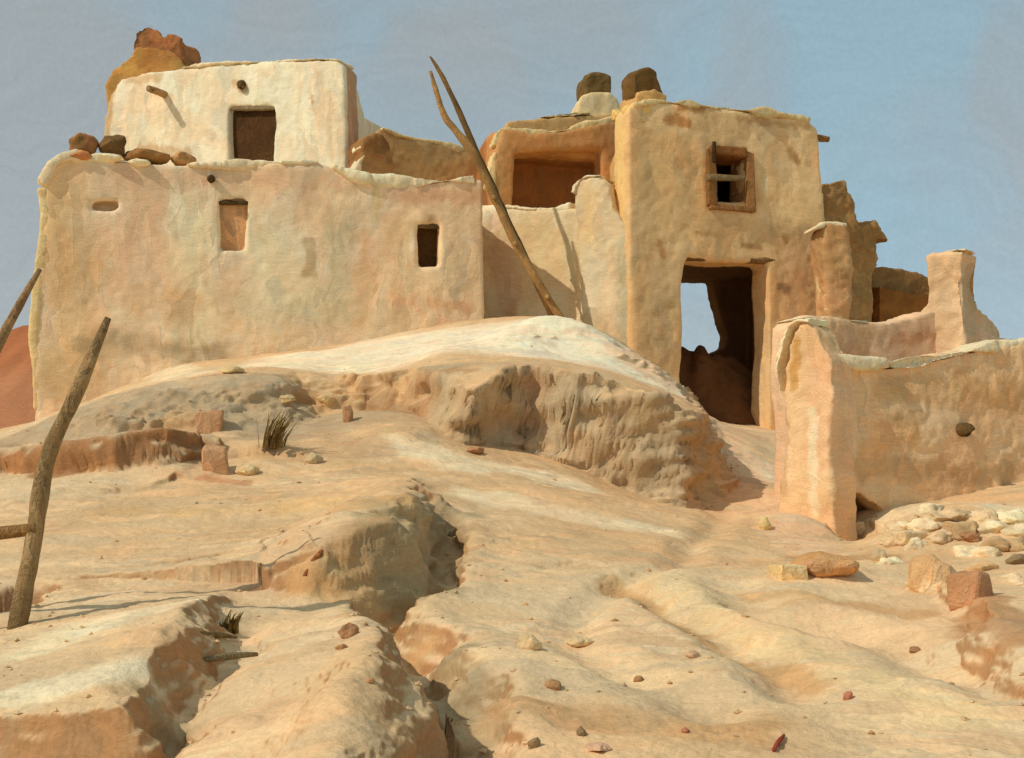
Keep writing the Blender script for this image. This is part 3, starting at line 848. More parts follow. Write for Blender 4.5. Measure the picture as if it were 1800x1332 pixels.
box(bm, pl, da, db, 0.16, 0.20, bz - .05, uz(440, 180)[1])
me = adobe_mesh(bm, 0.012, 1, 0.25, 29, 'doorway_shade'); paint(me, lin(84, 58, 34), (), 2, .3)
link('doorway_shade', me, M_WOOD, uproom)
stub(pl, 290, 168, 0.055, 0.42, uproom, col=lin(186, 148, 100), seed=7)
stub(pl, 426, 150, 0.07, 0.03, uproom, col=lin(110, 84, 50), seed=8)  # short dark stub standing in for a hole in the wall
beam(pl, 398, 190, 486, 189, 4, uproom, 'lintel', 0.06, col=lin(150, 130, 96), seed=9)

# ---- broken chimney stack behind the upper room
plc = px_plane(180, 20.75, 340, 20.5)
chim = root('chimney', 'tall crumbling reddish brown chimney stack with ragged top, left end of white room', 'chimney')
c_ = lambda *p: [plc.uz(x, y) for x, y in p]
bm = bmesh.new()
prism(bm, plc, [(plc.uz(186, 200)[0], bz - 0.4)] + c_((186, 150), (200, 122), (222, 105), (232, 92), (236, 80), (300, 84), (316, 100), (326, 122)) + [(plc.uz(330, 200)[0], bz - 0.4)], (), 0.0, 0.9)
me = adobe_mesh(bm, 0.036, 2, 1.4, 31, 'base'); paint(me, lin(196, 148, 80), (), 3, .12, lin(186, 128, 70), 1.2)
link('stack_base', me, M_RUIN, chim)
bm = bmesh.new()
prism(bm, plc, c_((231, 100), (229, 72), (233, 52), (246, 46), (258, 40), (268, 48), (276, 50), (283, 62), (296, 56), (308, 60), (315, 66), (316, 86), (324, 102), (330, 122)), (), 0.05, 0.85)
me = adobe_mesh(bm, 0.03, 1, 2.4, 33, 'rubble')
paint(me, lin(152, 104, 66), [(lambda P: sstep(0.0, .5, fbm(P, 2.6, 2, 90)), lin(104, 76, 44), .9), (lambda P: sstep(-.1, .5, fbm(P, 2.2, 2, 99)), lin(180, 116, 72), .7)], 3, .2)
link('stack_top', me, M_RUIN, chim)

def lump(name, label, cat, x, y, Y, wpx, hpx, dpx, mat, base, alt=None, seed=0, group=None, rot=0.0, jag=.5, sink=0.3, patches=(), dy=0.0):
    """A single stone or clod resting with its foot at picture point (x, y)."""
    s = Y / F
    me = rock_mesh(name, (wpx * s / 2, dpx * s / 2, hpx * s / 2), seed, 4 if wpx > 25 else 3, jag)
    paint(me, base, patches, seed, .12, alt, 1.0 / max(wpx * s, .05))
    o = link(name, me, mat)
    p = W(x, y, Y)
    o.location = (p.x, p.y + dy, p.z + hpx * s / 2 * (1 - sink))
    o.rotation_euler = (0, 0, rot)
    return tag(o, label, cat, group)

# rubble lying on the left end of the lower roof
ltop = lambda x: PL_LOW.pt(PL_LOW.uz(x, 280)[0], 0.22, 0).y
RG = 'rubble on the lower roof'
lump('rubble_clod', 'domed dark brown clod, far left of the rubble on the lower roof', 'clod', 146, 276, ltop(146), 56, 46, 50, M_RUIN, lin(122, 92, 54), lin(176, 118, 72), 1, RG)
lump('rubble_clod', 'domed dark brown clod touching the foot of the white room, second from the left', 'clod', 200, 276, ltop(200), 52, 48, 50, M_RUIN, lin(112, 84, 48), lin(136, 100, 60), 2, RG)
lump('rubble_clod', 'low ochre brown heap of fallen mud against the white room wall', 'clod', 258, 288, ltop(258), 84, 30, 60, M_RUIN, lin(178, 130, 76), lin(150, 106, 62), 3, RG)
lump('rubble_clod', 'small brown clod at the right end of the roof rubble', 'clod', 318, 290, ltop(318), 48, 26, 40, M_RUIN, lin(160, 114, 66), lin(186, 138, 88), 4, RG)
lump('rubble_clod', 'pale cream slab on the parapet below the two dark domed clods', 'clod', 186, 288, ltop(186) - .2, 66, 20, 36, M_RIM, CREAM, PALE, 5, RG)
lump('rubble_clod', 'small cream block on the parapet below the ochre mud heap', 'clod', 244, 292, ltop(244) - .2, 40, 16, 30, M_RIM, CREAM, PALE, 6, RG)
lump('rubble_clod', 'small orange clod under the leftmost domed clod', 'clod', 140, 283, ltop(140) - .22, 40, 22, 30, M_RUIN, lin(196, 132, 84), None, 7, RG)

# ---- parapet wall between the white room and the porch
pl = px_plane(664, 18.4, 880, 19.2)
par = root('parapet_wall', 'sagging tan parapet wall behind the tall ladder, between white room and porch', 'wall')
uz = lambda x, y: pl.uz(x, y)
bm = bmesh.new()
pz = PL_LOW.uz(800, 360)[1]
prism(bm, pl, [(0.0, pz)] + [uz(x, y) for x, y in [(664, 228), (676, 226), (700, 240), (730, 246), (770, 252), (800, 262), (830, 268), (858, 268), (882, 272)]] + [(pl.len + .1, pz)], (), 0.0, 0.4)
me = adobe_mesh(bm, 0.034, 3, 1.0, 41); paint(me, lin(192, 154, 100), (), 4, .06, lin(180, 142, 92), 1.0)
link('wall', me, M_WALL, par)
sunlit_rim(pl, [(672, 226), (700, 239), (730, 245), (770, 251), (800, 261), (830, 267), (858, 267)], 0.4, par, YELLOW, 43, .07, gaps=.2)
# broken pier at its left end
pl = px_plane(634, 17.7, 690, 17.95)
pier0 = root('broken_pier', 'dark brown broken mud pier with pale left edge at foot of white room', 'pier')
bm = bmesh.new(); uz = lambda x, y: pl.uz(x, y)
prism(bm, pl, [(uz(632, 300)[0], pz)] + [uz(x, y) for x, y in [(632, 286), (640, 270), (638, 256), (646, 244), (660, 236), (672, 240), (680, 254), (690, 290)]] + [(uz(694, 300)[0], pz)], (), 0.0, 0.5)
me = adobe_mesh(bm, 0.03, 2, 1.8, 45); paint(me, lin(146, 104, 62), (), 5, .15, lin(170, 128, 80), 2.0)
link('wall', me, M_RUIN, pier0)
sunlit_rim(pl, [(628, 304), (634, 284), (642, 272)], 0.3, pier0, CREAM, 46, .09, gaps=0.0)
sunlit_rim(pl, [(636, 262), (645, 246), (662, 237)], 0.3, pier0, CREAM, 47, .08, gaps=0.0)

# ---- pale wall in the corner (catches the shadow of the lower house) and its buttress
pl = Plane((-0.42, 17.55), (1.62, 16.42))
PL_F = pl
fw = root('mud_wall', 'pale sunlit mud wall in the corner behind the tall ladder foot, with thick end buttress', 'wall')
uz = lambda x, y: pl.uz(x, y)
fb = 1.6 + ZC - 0.4
bm = bmesh.new()
prism(bm, pl, [(-0.7, fb), (-0.7, uz(852, 362)[1])] + [uz(x, y) for x, y in [(852, 362), (900, 366), (960, 370), (1010, 368), (1040, 372), (1120, 400)]] + [(pl.len, fb)], (), 0.0, 0.5)
box(bm, pl, 0.1, pl.len - .1, 0.3, 2.6, uz(950, 372)[1] - .5, uz(950, 372)[1] - .2)
me = adobe_mesh(bm, 0.036, 4, 1.0, 51)
paint(me, WALLCREAM, [wall_patch(pl, 870, 400, 900, 540, 60, lin(206, 160, 130), .5, seed=1), wall_patch(pl, 940, 400, 1040, 500, 60, lin(222, 198, 150), .8, seed=2)], 5, .05, lin(218, 194, 150), 1.0)  # pinkish patch adds to the house's cast shadow in colour
link('wall', me, M_WALL, fw)
sunlit_rim(pl, [(888, 364), (930, 369), (960, 369), (1012, 366)], 0.4, fw, CREAM, 52, .09, gaps=.2)
bm = bmesh.new()
plb = Plane((1.62 - 0.92, 16.42 + 0.42), (1.66, 16.30))
ub = lambda x, y: plb.uz(x, y)
prism(bm, plb, [(ub(1030, 500)[0], fb)] + [ub(x, y) for x, y in [(1026, 440), (1014, 360), (1016, 330), (1032, 316), (1062, 314), (1076, 328), (1086, 372), (1108, 400), (1118, 440), (1122, 560)]] + [(ub(1124, 500)[0], fb)], (), -0.12, 0.5)
me = adobe_mesh(bm, 0.034, 4, 1.2, 53)
paint(me, lin(220, 200, 162), [wall_patch(plb, 1100, 430, 1108, 600, 30, lin(190, 178, 142), .7, seed=3), wall_patch(plb, 1040, 330, 1040, 420, 24, YELLOW, .6, seed=4)], 6, .05, lin(214, 188, 146), 1.2)
link('buttress', me, M_WALL, fw)
sunlit_rim(plb, [(1014, 346), (1020, 326), (1036, 314), (1064, 313)], 0.3, fw, CREAM, 54, .10, over=.14, gaps=0.0)

# ---- porch house set back above the pale wall
pl = Plane((-0.20, 17.85), (1.46, 18.3))
PL_E = pl
porch = root('adobe_house', 'squat brown adobe porch with wide shadowed recess, between ladder and tall house', 'house')
uz = lambda x, y: pl.uz(x, y)
ez = PL_F.uz(950, 372)[1] - 0.35
bm = bmesh.new()
prism(bm, pl, [(uz(868, 300)[0], ez)] + [uz(x, y) for x, y in [(868, 300), (876, 250), (884, 226), (940, 236), (1000, 230), (1050, 220), (1090, 208)]] + [(uz(1090, 300)[0], ez)],
      [[(uz(902, 300)[0], ez + 0.1), (uz(1058, 300)[0], ez + .1), uz(1058, 262), uz(902, 266)]], 0.0, 0.34)
zt = uz(1000, 232)[1]
box(bm, pl, uz(868, 300)[0] + .02, uz(890, 300)[0], .2, 1.7, ez, zt - .05)
box(bm, pl, uz(868, 300)[0] + .02, pl.len + .1, 0.85, 1.2, ez, zt - .1)
box(bm, pl, uz(868, 300)[0] + .02, pl.len + .1, 0.2, 1.6, zt - .3, zt - .1)
me = adobe_mesh(bm, 0.034, 4, 1.0, 61)
paint(me, lin(196, 142, 88), [wall_patch(pl, 880, 240, 876, 340, 22, lin(204, 160, 106), .7, vmax=.3, seed=1), ((lambda P: sstep(.36, .5, PL_E.inv(P)[:, 1])), lin(158, 106, 60), .8)], 6, .07, lin(190, 136, 84), 1.2)  # left rim lightened as sunlit and recess darkened as shade, in colour
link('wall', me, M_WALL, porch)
sunlit_rim(pl, [(876, 258), (880, 228), (900, 228), (940, 235), (1000, 229), (1050, 219), (1090, 207)], 0.34, porch, YELLOW, 62, .09, gaps=.1)
sunlit_rim(pl, [(862, 330), (866, 300), (872, 270)], 0.2, porch, YELLOW, 63, .08, gaps=.1)
# ---- roof block behind the porch
pl = Plane(((884 - CX) / F * 20.2, 20.2), ((1110 - CX) / F * 20.6, 20.6))
PL_R = pl
rb = root('adobe_house', 'tan adobe block rising just behind the porch roof, under the white chimney', 'house')
uz = lambda x, y: pl.uz(x, y)
bm = bmesh.new()
prism(bm, pl, [(uz(884, 300)[0], ez)] + [uz(x, y) for x, y in [(884, 230), (892, 212), (950, 206), (1000, 202), (1060, 200), (1110, 196)]] + [(uz(1110, 300)[0], ez)], (), 0.0, 1.8)
me = adobe_mesh(bm, 0.045, 3, 1.0, 65); paint(me, lin(196, 156, 100), (), 7, .06)
link('wall', me, M_WALL, rb)
sunlit_rim(pl, [(950, 206), (1000, 201), (1040, 200)], 0.3, rb, YELLOW, 66, .07, gaps=0.2)

def chimney_stack(label, base_pts, pot_pts, pl, v0, v1, bcol, pcol, seed, zb):
    r = root('chimney', label, 'chimney')
    bm = bmesh.new()
    o_ = [pl.uz(x + 13, y) for x, y in base_pts]
    o_[0] = (o_[0][0], zb); o_[-1] = (o_[-1][0], zb)
    prism(bm, pl, o_, (), v0, v1)
    me = adobe_mesh(bm, 0.03, 4, 1.0, seed, 'base'); paint(me, bcol, (), seed, .08)
    link('base', me, M_WALL, r)
    bm = bmesh.new()
    prism(bm, pl, [pl.uz(x + 13, y) for x, y in pot_pts], (), v0 + .05, v1 - .05)
    me = adobe_mesh(bm, 0.028, 14, 1.5, seed + 1, 'pot'); paint(me, pcol, (), seed + 1, .15, pcol * .75, 2.0)
    link('pot', me, M_RUIN, r)
    return r
zroof = PL_R.uz(1040, 204)[1]
chimney_stack('stubby chimney with white plaster base and dark brown pot above the porch', [(1003, 210), (1005, 180), (1014, 164), (1030, 160), (1062, 162), (1074, 172), (1080, 190), (1082, 210)],
              [(1020, 168), (1018, 140), (1020, 126), (1036, 121), (1054, 122), (1066, 128), (1067, 150), (1066, 168)], PL_R, 0.1, 0.75, lin(220, 196, 148), lin(128, 102, 60), 71, zroof - .1)

# ---- tall house with the big doorway
PL_T = Plane((1.56, 16.2), (1.56 + 0.94 * 3.3, 16.2 + 0.341 * 3.3))
pl = PL_T
tower = root('adobe_house', 'tall two storey tan adobe house with a big broken doorway and one framed window', 'house')
uz = lambda x, y: pl.uz(x, y)
tb = ZC + 0.3
ttop = [(1104, 196), (1112, 184), (1150, 180), (1200, 184), (1260, 192), (1320, 196), (1380, 204), (1424, 212), (1440, 226)]
out = [(uz(1112, 500)[0], tb), uz(1110, 600), uz(1106, 400)] + [uz(x, y) for x, y in ttop] + [uz(1444, 260), uz(1446, 340), uz(1450, 420), uz(1440, 560), (uz(1440, 600)[0], tb)]
dhole = [(uz(1197, 600)[0], tb + .08), (uz(1352, 600)[0], tb + .08), uz(1352, 600), uz(1350, 462), uz(1270, 460), uz(1204, 450), uz(1196, 500)]
whole = [uz(1254, 264), uz(1312, 268), uz(1312, 358), uz(1254, 354)]
bm = bmesh.new()
prism(bm, pl, out, [dhole, whole], 0.0, 0.45)
tz = uz(1300, 196)[1]
# left side wall (catches the sun), right side wall, back wall with its broken edge, floor and roof
ls = Plane(tuple(pl.pt(uz(1106, 300)[0], 0, 0))[:2], tuple(pl.pt(uz(1106, 300)[0], 0, 0) + Vector((-0.10, 2.6, 0)))[:2])
prism(bm, ls, [(0.26, tb), (2.6, tb), (2.6, tz - .35), (0.5, tz - .2), (0.26, tz - .15)], (), -0.42, 0.0)
ur = uz(1446, 400)[0]
q0 = pl.pt(ur - .5, 0.1, 0)
rs_ = Plane((q0.x, q0.y), (q0.x - .10, q0.y + 2.6))
prism(bm, rs_, [(0.15, tb), (2.9, tb), (2.9, tz - .2), (0.15, tz - .2)], (), -0.42, 0.0)
bw = [pl.uz(x, y, 2.3) for x, y in [(1252, 400), (1258, 470), (1256, 500), (1264, 540), (1272, 570), (1281, 592), (1276, 612), (1250, 620), (1226, 632)]]
prism(bm, pl, [(bw[-1][0] + 0.02, tb)] + bw[::-1] + [pl.uz(1252, 340, 2.3), (ur + .8, pl.uz(1252, 340, 2.3)[1]), (ur + .8, tb)], (), 2.3, 2.6)
mid = uz(1270, 440)[1]
def slab(z0, z1, v1=2.5):
    a = uz(1106, 300)[0]
    c = [(a + .2, .2), (ur - .2, .2), (ur - .3 + .29 * v1, v1), (a + .15 + .32 * v1, v1)]
    lo_ = [bm.verts.new(pl.pt(u, v, z0)) for u, v in c]; hi_ = [bm.verts.new(pl.pt(u, v, z1)) for u, v in c]
    bm.faces.new(lo_[::-1]); bm.faces.new(hi_)
    for k in range(4): bm.faces.new((lo_[k], lo_[(k + 1) % 4], hi_[(k + 1) % 4], hi_[k]))
slab(mid, mid + .25)
slab(tz - .55, tz - .3)
a0 = uz(1106, 300)[0] + .32 * 2.5
box(bm, pl, a0, ur + .8, 2.3, 2.6, mid, tz - .3)
me = adobe_mesh(bm, 0.036, 4, 1.0, 81)
wp = lambda *a, **k: wall_patch(PL_T, *a, **k)
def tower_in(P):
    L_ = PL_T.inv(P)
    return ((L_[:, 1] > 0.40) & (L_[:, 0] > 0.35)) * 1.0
def tower_left(P):
    L_ = ls.inv(P)
    return (L_[:, 1] > -0.06) * sstep(.05, .12, L_[:, 0]) * 1.0
paint(me, lin(232, 192, 138), [
    (tower_in, lin(124, 88, 58), .9), (tower_left, lin(226, 190, 124), .8),  # inside darkened as shade, left face yellowed as sunlit, in colour
    wp(1140, 210, 1140, 600, 60, lin(212, 176, 124), .7, soft=.7, seed=1), wp(1400, 460, 1400, 600, 70, lin(216, 176, 130), .7, seed=2), wp(1160, 440, 1170, 620, 50, lin(208, 172, 124), .7, seed=3),
    wp(1172, 208, 1208, 218, 20, lin(178, 120, 64), .8, soft=.4, seed=4), wp(1195, 190, 1235, 194, 14, lin(184, 126, 68), .8, soft=.4, seed=5), wp(1390, 262, 1400, 280, 22, lin(184, 132, 76), .8, soft=.4, seed=6),
    wp(1225, 410, 1258, 414, 10, lin(184, 126, 70), .8, soft=.4, seed=7), wp(1304, 432, 1340, 434, 12, lin(172, 126, 78), .8, soft=.4, seed=8), wp(1376, 416, 1382, 424, 12, lin(184, 128, 70), .8, soft=.4, seed=9),
    wp(1160, 430, 1164, 450, 14, lin(184, 126, 74), .7, soft=.4, seed=10), wp(1370, 505, 1384, 512, 20, lin(140, 112, 78), .7, soft=.4, seed=11), wp(1260, 400, 1400, 410, 50, lin(206, 166, 114), .6, seed=12),
    wp(1345, 310, 1347, 340, 6, PALE, .7, soft=.4, seed=13), wp(1300, 210, 1420, 222, 16, lin(186, 136, 82), .6, seed=14), wp(1285, 316, 1285, 330, 110, lin(196, 142, 82), .6, soft=.6, seed=15)],
    8, .04, lin(226, 182, 126), 0.9)
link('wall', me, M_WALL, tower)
sunlit_rim(pl, [(1112, 186), (1150, 179), (1200, 183), (1260, 191), (1320, 195), (1380, 203), (1424, 211)], 0.45, tower, YELLOW, 82, .08, gaps=.35)
sunlit_rim(ls, [(1104, 198), (1090, 202), (1076, 206)], 0.0, tower, lin(226, 186, 112), 83, .10, gaps=0.0, v0=-.3)
# window: wooden frame round the opening, dark pane behind, one cross bar
win = bpy.data.objects.new('window', None); C.objects.link(win); win.parent = tower
def board(pl, pts, v0, v1, name, col, parent, seed=0, voxel=.018, rough=.5, mat=None):
    bm = bmesh.new(); prism(bm, pl, [pl.uz(x, y) for x, y in pts], (), v0, v1)
    me = adobe_mesh(bm, voxel, 1, rough, seed, name); paint(me, col, (), seed, .2)
    return link(name, me, mat or M_WOOD, parent)
WO = lin(172, 122, 74)
board(pl, [(1240, 262), (1256, 258), (1258, 366), (1242, 362)], -.05, .42, 'frame', lin(150, 104, 58), win, 1)
board(pl, [(1310, 266), (1324, 270), (1326, 374), (1310, 370)], -.05, .42, 'frame', WO, win, 2)
board(pl, [(1244, 358), (1322, 364), (1322, 376), (1244, 369)], -.06, .42, 'sill', WO, win, 3)
board(pl, [(1246, 256), (1310, 262), (1310, 278), (1246, 272)], -.05, .42, 'lintel', lin(160, 106, 58), win, 4)
board(pl, [(1240, 308), (1306, 311), (1306, 321), (1240, 319)], -.07, -.02, 'cross_bar', lin(150, 124, 84), win, 5)
board(pl, [(1248, 250), (1256, 250), (1256, 290), (1248, 288)], -.08, -.03, 'broken_post', lin(84, 64, 40), win, 6)
beam(pl, 1188, 450, 1362, 458, 7, tower, 'lintel', 0.05, col=lin(128, 96, 60), seed=21)
# beam end sticking out of the right corner
cu, cz = uz(1438, 238)
me = tube_mesh('roof_beam', [pl.pt(cu - .3, .12, cz + .02), pl.pt(cu, .12, cz), pl.pt(cu + .24, .1, cz - .01)], [.05, .052, .04], 10, .15, 3)
paint(me, lin(150, 110, 66), (), 3, .2); link('roof_beam', me, M_WOOD, tower)
# chimney on its left corner
chimney_stack('dark brown chimney standing on the left corner of the tall house', [(1102, 200), (1104, 184), (1108, 160), (1140, 156), (1160, 166), (1164, 200)],
              [(1106, 170), (1104, 140), (1106, 122), (1118, 114), (1136, 114), (1147, 122), (1148, 138), (1158, 160), (1162, 176)], Plane(tuple(pl.pt(-.1, .35, 0))[:2], tuple(pl.pt(2, .35, 0))[:2]), 0.0, 0.55, lin(206, 160, 100), lin(116, 86, 48), 85, tz - .3)
# rubble inside the doorway
def heap(name, label, cat, x, y, Y, rx, ry, h, col, seed):
    n = 60
    p = W(x, y, Y)
    verts, faces = [], []
    for j in range(16):
        r = j / 15
        for k in range(n):
            th = 2 * math.pi * k / n
            verts.append((p.x + rx * r * math.cos(th), p.y + ry * r * math.sin(th), 0))
    V = np.array(verts)
    rr = np.repeat(np.arange(16) / 15, n)
    hh = h * (np.cos(rr * math.pi) * .5 + .5) * (1 + .3 * fbm(V, 2.5, 3, seed)) - 0.25 * rr ** 3
    V[:, 2] = GZ(p.x, p.y) - 0.02 + hh + .04 * fbm(V, 7, 2, seed + 2)
    for j in range(15):
        for k in range(n):
            k2 = (k + 1) % n
            faces.append((j * n + k, j * n + k2, (j + 1) * n + k2, (j + 1) * n + k))
    me = bpy.data.meshes.new(name); me.from_pydata(V.tolist(), [], faces)
    me.polygons.foreach_set('use_smooth', np.ones(len(faces), bool))
    paint(me, col, (), seed, .2, col * .8, 2.0)
    return tag(link(name, me, M_RUIN), label, cat)
heap('rubble_heap', 'dark brown heap of fallen mud inside the tall house doorway', 'rubble', 1225, 690, 17.9, 2.1, 0.8, 0.80, lin(120, 80, 48), 5)

# ---- stepped ruin running down behind the tall house
pl = px_plane(1440, 18.2, 1570, 18.9)
ruin = root('ruined_wall', 'brown ruined wall stepping down to the right behind the tall house', 'wall')
uz = lambda x, y: pl.uz(x, y)
bm = bmesh.new()
prism(bm, pl, [(uz(1436, 500)[0], tb)] + [uz(x, y) for x, y in [(1436, 330), (1450, 316), (1488, 314), (1490, 330), (1500, 350), (1506, 386), (1514, 398), (1540, 388), (1546, 398), (1566, 424), (1540, 420), (1544, 468), (1534, 480)]] + [(uz(1536, 500)[0], tb)], (), 0.0, 0.6)
me = adobe_mesh(bm, 0.032, 1, 2.6, 91); paint(me, lin(178, 138, 88), [], 9, .1, lin(160, 120, 72), 1.5)
link('wall', me, M_RUIN, ruin)
pl = px_plane(1440, 16.5, 1500, 16.58)
pil = root('mud_pillar', 'slim pillar with cream top and lit left edge against right corner of tall house', 'pillar')
uz = lambda x, y: pl.uz(x, y)
bm = bmesh.new()
prism(bm, pl, [(uz(1440, 500)[0], tb - .3)] + [uz(x, y) for x, y in [(1458, 560), (1454, 470), (1450, 404), (1456, 394), (1484, 398), (1490, 420), (1494, 560)]] + [(uz(1498, 500)[0], tb - .3)], (), 0.0, 0.42)
me = adobe_mesh(bm, 0.03, 2, 2.2, 93); paint(me, lin(204, 158, 110), (), 9, .07, lin(184, 142, 94), 1.2)
link('wall', me, M_WALL, pil)
sunlit_rim(pl, [(1434, 402), (1450, 393), (1486, 398)], 0.4, pil, CREAM, 94, .1, gaps=0.0)
sunlit_rim(pl, [(1452, 404), (1453, 440), (1456, 490), (1458, 545)], 0.3, pil, YELLOW, 95, .045, gaps=0.0)
pl = px_plane(1520, 19.2, 1665, 19.8)
dome = root('rounded_ruin', 'low dark rounded mud ruin between the stepped wall and the broken pier', 'wall')
uz = lambda x, y: pl.uz(x, y)
bm = bmesh.new()
prism(bm, pl, [(uz(1520, 500)[0], tb - .3)] + [uz(x, y) for x, y in [(1520, 470), (1548, 466), (1590, 472), (1625, 484), (1650, 500), (1668, 540)]] + [(uz(1670, 500)[0], tb - .3)], (), 0.0, 1.2)
me = adobe_mesh(bm, 0.036, 4, 1.6, 97); paint(me, lin(148, 110, 66), (), 10, .12)
link('wall', me, M_RUIN, dome)
pl2 = px_plane(1540, 18.95, 1650, 19.4)
bm = bmesh.new()
prism(bm, pl2, [pl2.uz(x, y) for x, y in [(1546, 500), (1575, 510), (1610, 520), (1640, 516), (1648, 580), (1640, 640), (1546, 640)]], (), 0.0, 0.3)
me = adobe_mesh(bm, 0.03, 2, 1.4, 98); paint(me, lin(150, 98, 48), (), 10, .25)
link('fallen_face', me, M_RUIN, dome)

# ---- right enclosure: thick wall end with the long low front wall
PL_J = Plane(((1428 - CX) / F * 9.75, 9.75), ((1428 - CX) / F * 9.75 + .925 * 3.6, 9.75 + .38 * 3.6))
pl = PL_J
encl = root('mud_wall', 'low tan enclosure wall at right with pale sunlit rim and thick pinkish lit end', 'wall')
uz = lambda x, y: pl.uz(x, y)
jb = ZC - 0.8
bm = bmesh.new()
fr = [(1430, 612), (1470, 632), (1520, 640), (1570, 640), (1620, 634), (1680, 622), (1740, 610), (1800, 604), (1900, 598), (2050, 600)]
jo = [(uz(1440, 700)[0], jb)] + [uz(x, y) for x, y in fr] + [(uz(2050, 700)[0], jb)]
prism(bm, pl, jo, [[uz(x, y) for x, y in [(1478, 990), (1474, 900), (1486, 872), (1512, 866), (1534, 884), (1560, 905), (1575, 935), (1580, 990)]]], 0.0, 0.30)  # recess added at the wall foot to stand for a dark shadow
prism(bm, pl, jo, (), 0.28, 0.40)
# end block, leaning and thick, with the return wall that runs back
pe = Plane(((1378 - CX) / F * 9.95, 9.95), ((1482 - CX) / F * 9.55, 9.55))
ue = lambda x, y: pe.uz(x, y)
prism(bm, pe, [(ue(1362, 900)[0], jb)] + [ue(x, y) for x, y in [(1374, 860), (1384, 760), (1378, 690), (1384, 640), (1392, 590), (1406, 564), (1420, 566), (1436, 584), (1446, 606), (1462, 632), (1464, 700), (1456, 780), (1462, 860), (1470, 940)]] + [(ue(1480, 900)[0], jb)], (), 0.0, 0.34)
me = adobe_mesh(bm, 0.026, 3, 1.5, 101)
wp = lambda *a, **k: wall_patch(PL_J, *a, **k)
we = lambda *a, **k: wall_patch(pe, *a, **k)
paint(me, lin(230, 192, 146), [((lambda P: (lambda L_: sstep(.10, .22, L_[:, 1]) * (L_[:, 1] < .34) * (L_[:, 2] < uz(1500, 850)[1]) * (L_[:, 0] < uz(1600, 900)[0]) * (L_[:, 0] > .3))(PL_J.inv(P))), lin(120, 92, 62), .9), wp(1560, 680, 1780, 690, 60, lin(206, 160, 106), .6, seed=1), wp(1520, 780, 1600, 760, 50, lin(214, 168, 118), .7, seed=2), wp(1500, 820, 1780, 830, 50, lin(190, 150, 104), .6, seed=3),  # back of the recess darkened in colour as shade
    wp(1580, 740, 1620, 730, 30, lin(186, 148, 100), .6, seed=4),
    we(1440, 640, 1440, 800, 70, lin(222, 178, 134), .9, vmax=.3, seed=5), we(1400, 600, 1396, 680, 16, lin(196, 148, 78), .8, vmax=.3, soft=.4, seed=6), we(1428, 720, 1434, 900, 20, PALE, .9, vmax=.3, soft=.4, seed=7),  # pale streak is a painted highlight, ochre and left strips painted shade
    we(1380, 720, 1380, 860, 24, lin(188, 146, 104), .6, vmax=.3, seed=8)], 11, .05, lin(224, 184, 136), 1.0)
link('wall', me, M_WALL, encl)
sunlit_rim(pl, [(1462, 632), (1520, 641), (1560, 640)], 0.36, encl, CREAM, 102, .07, gaps=.3)
sunlit_rim(pl, [(1560, 642), (1620, 636), (1680, 624), (1740, 610), (1800, 604), (1900, 599)], 0.36, encl, CREAM, 103, .10, gaps=.15)
sunlit_rim(pe, [(1374, 690), (1366, 640), (1378, 592), (1394, 562), (1426, 566)], 0.30, encl, CREAM, 104, .05, gaps=0.0)
stub(PL_J, 1690, 755, 0.06, 0.08, encl, 'wall_beam', lin(104, 82, 50), 12)
# back wall of the enclosure with the broken pier
PL_K = px_plane(1415, 11.4, 1700, 12.2)
pl = PL_K
back = root('mud_wall', 'pinkish back wall of the enclosure, behind its pale rimmed front wall', 'wall')
uz = lambda x, y: pl.uz(x, y)
bm = bmesh.new()
prism(bm, pl, [(uz(1405, 700)[0], jb)] + [uz(x, y) for x, y in [(1404, 570), (1420, 556), (1470, 560), (1520, 566), (1560, 566), (1610, 556), (1640, 545), (1700, 560), (1760, 596), (1830, 604)]] + [(uz(1830, 700)[0], jb)], (), 0.0, 0.4)
me = adobe_mesh(bm, 0.03, 4, 1.0, 105)
paint(me, lin(228, 190, 150), [wall_patch(pl, 1570, 600, 1640, 590, 26, lin(198, 142, 98), .7, seed=1)], 12, .06, lin(222, 182, 138), 1.3)
link('wall', me, M_WALL, back)
sunlit_rim(pl, [(1404, 560), (1440, 558), (1480, 563), (1530, 567)], 0.38, back, CREAM, 106, .06, gaps=.15)
pl = px_plane(1612, 12.15, 1696, 11.85)
plr = px_plane(1690, 11.87, 1752, 12.75)
bp = root('broken_pier', 'upright broken mud pier with cream top, standing out against sky at right', 'pier')
uz = lambda x, y: pl.uz(x, y)
ur_ = lambda x, y: plr.uz(x, y)
bm = bmesh.new()
prism(bm, pl, [(uz(1600, 700)[0], jb)] + [uz(x, y) for x, y in [(1590, 566), (1622, 540), (1640, 505), (1650, 484), (1662, 455), (1672, 440), (1694, 438), (1696, 520)]] + [(uz(1698, 700)[0], jb)], (), 0.0, 0.42)
prism(bm, plr, [(ur_(1690, 700)[0], jb)] + [ur_(x, y) for x, y in [(1690, 440), (1704, 438), (1708, 470), (1712, 500), (1722, 540), (1740, 566), (1752, 598)]] + [(ur_(1758, 700)[0], jb)], (), 0.0, 0.35)
me = adobe_mesh(bm, 0.028, 2, 2.2, 107)
paint(me, lin(226, 192, 150), [], 13, .08, lin(218, 180, 136), 1.4)
link('wall', me, M_WALL, bp)
sunlit_rim(pl, [(1664, 452), (1672, 440), (1698, 438)], 0.30, bp, CREAM, 108, .08, gaps=0.0)

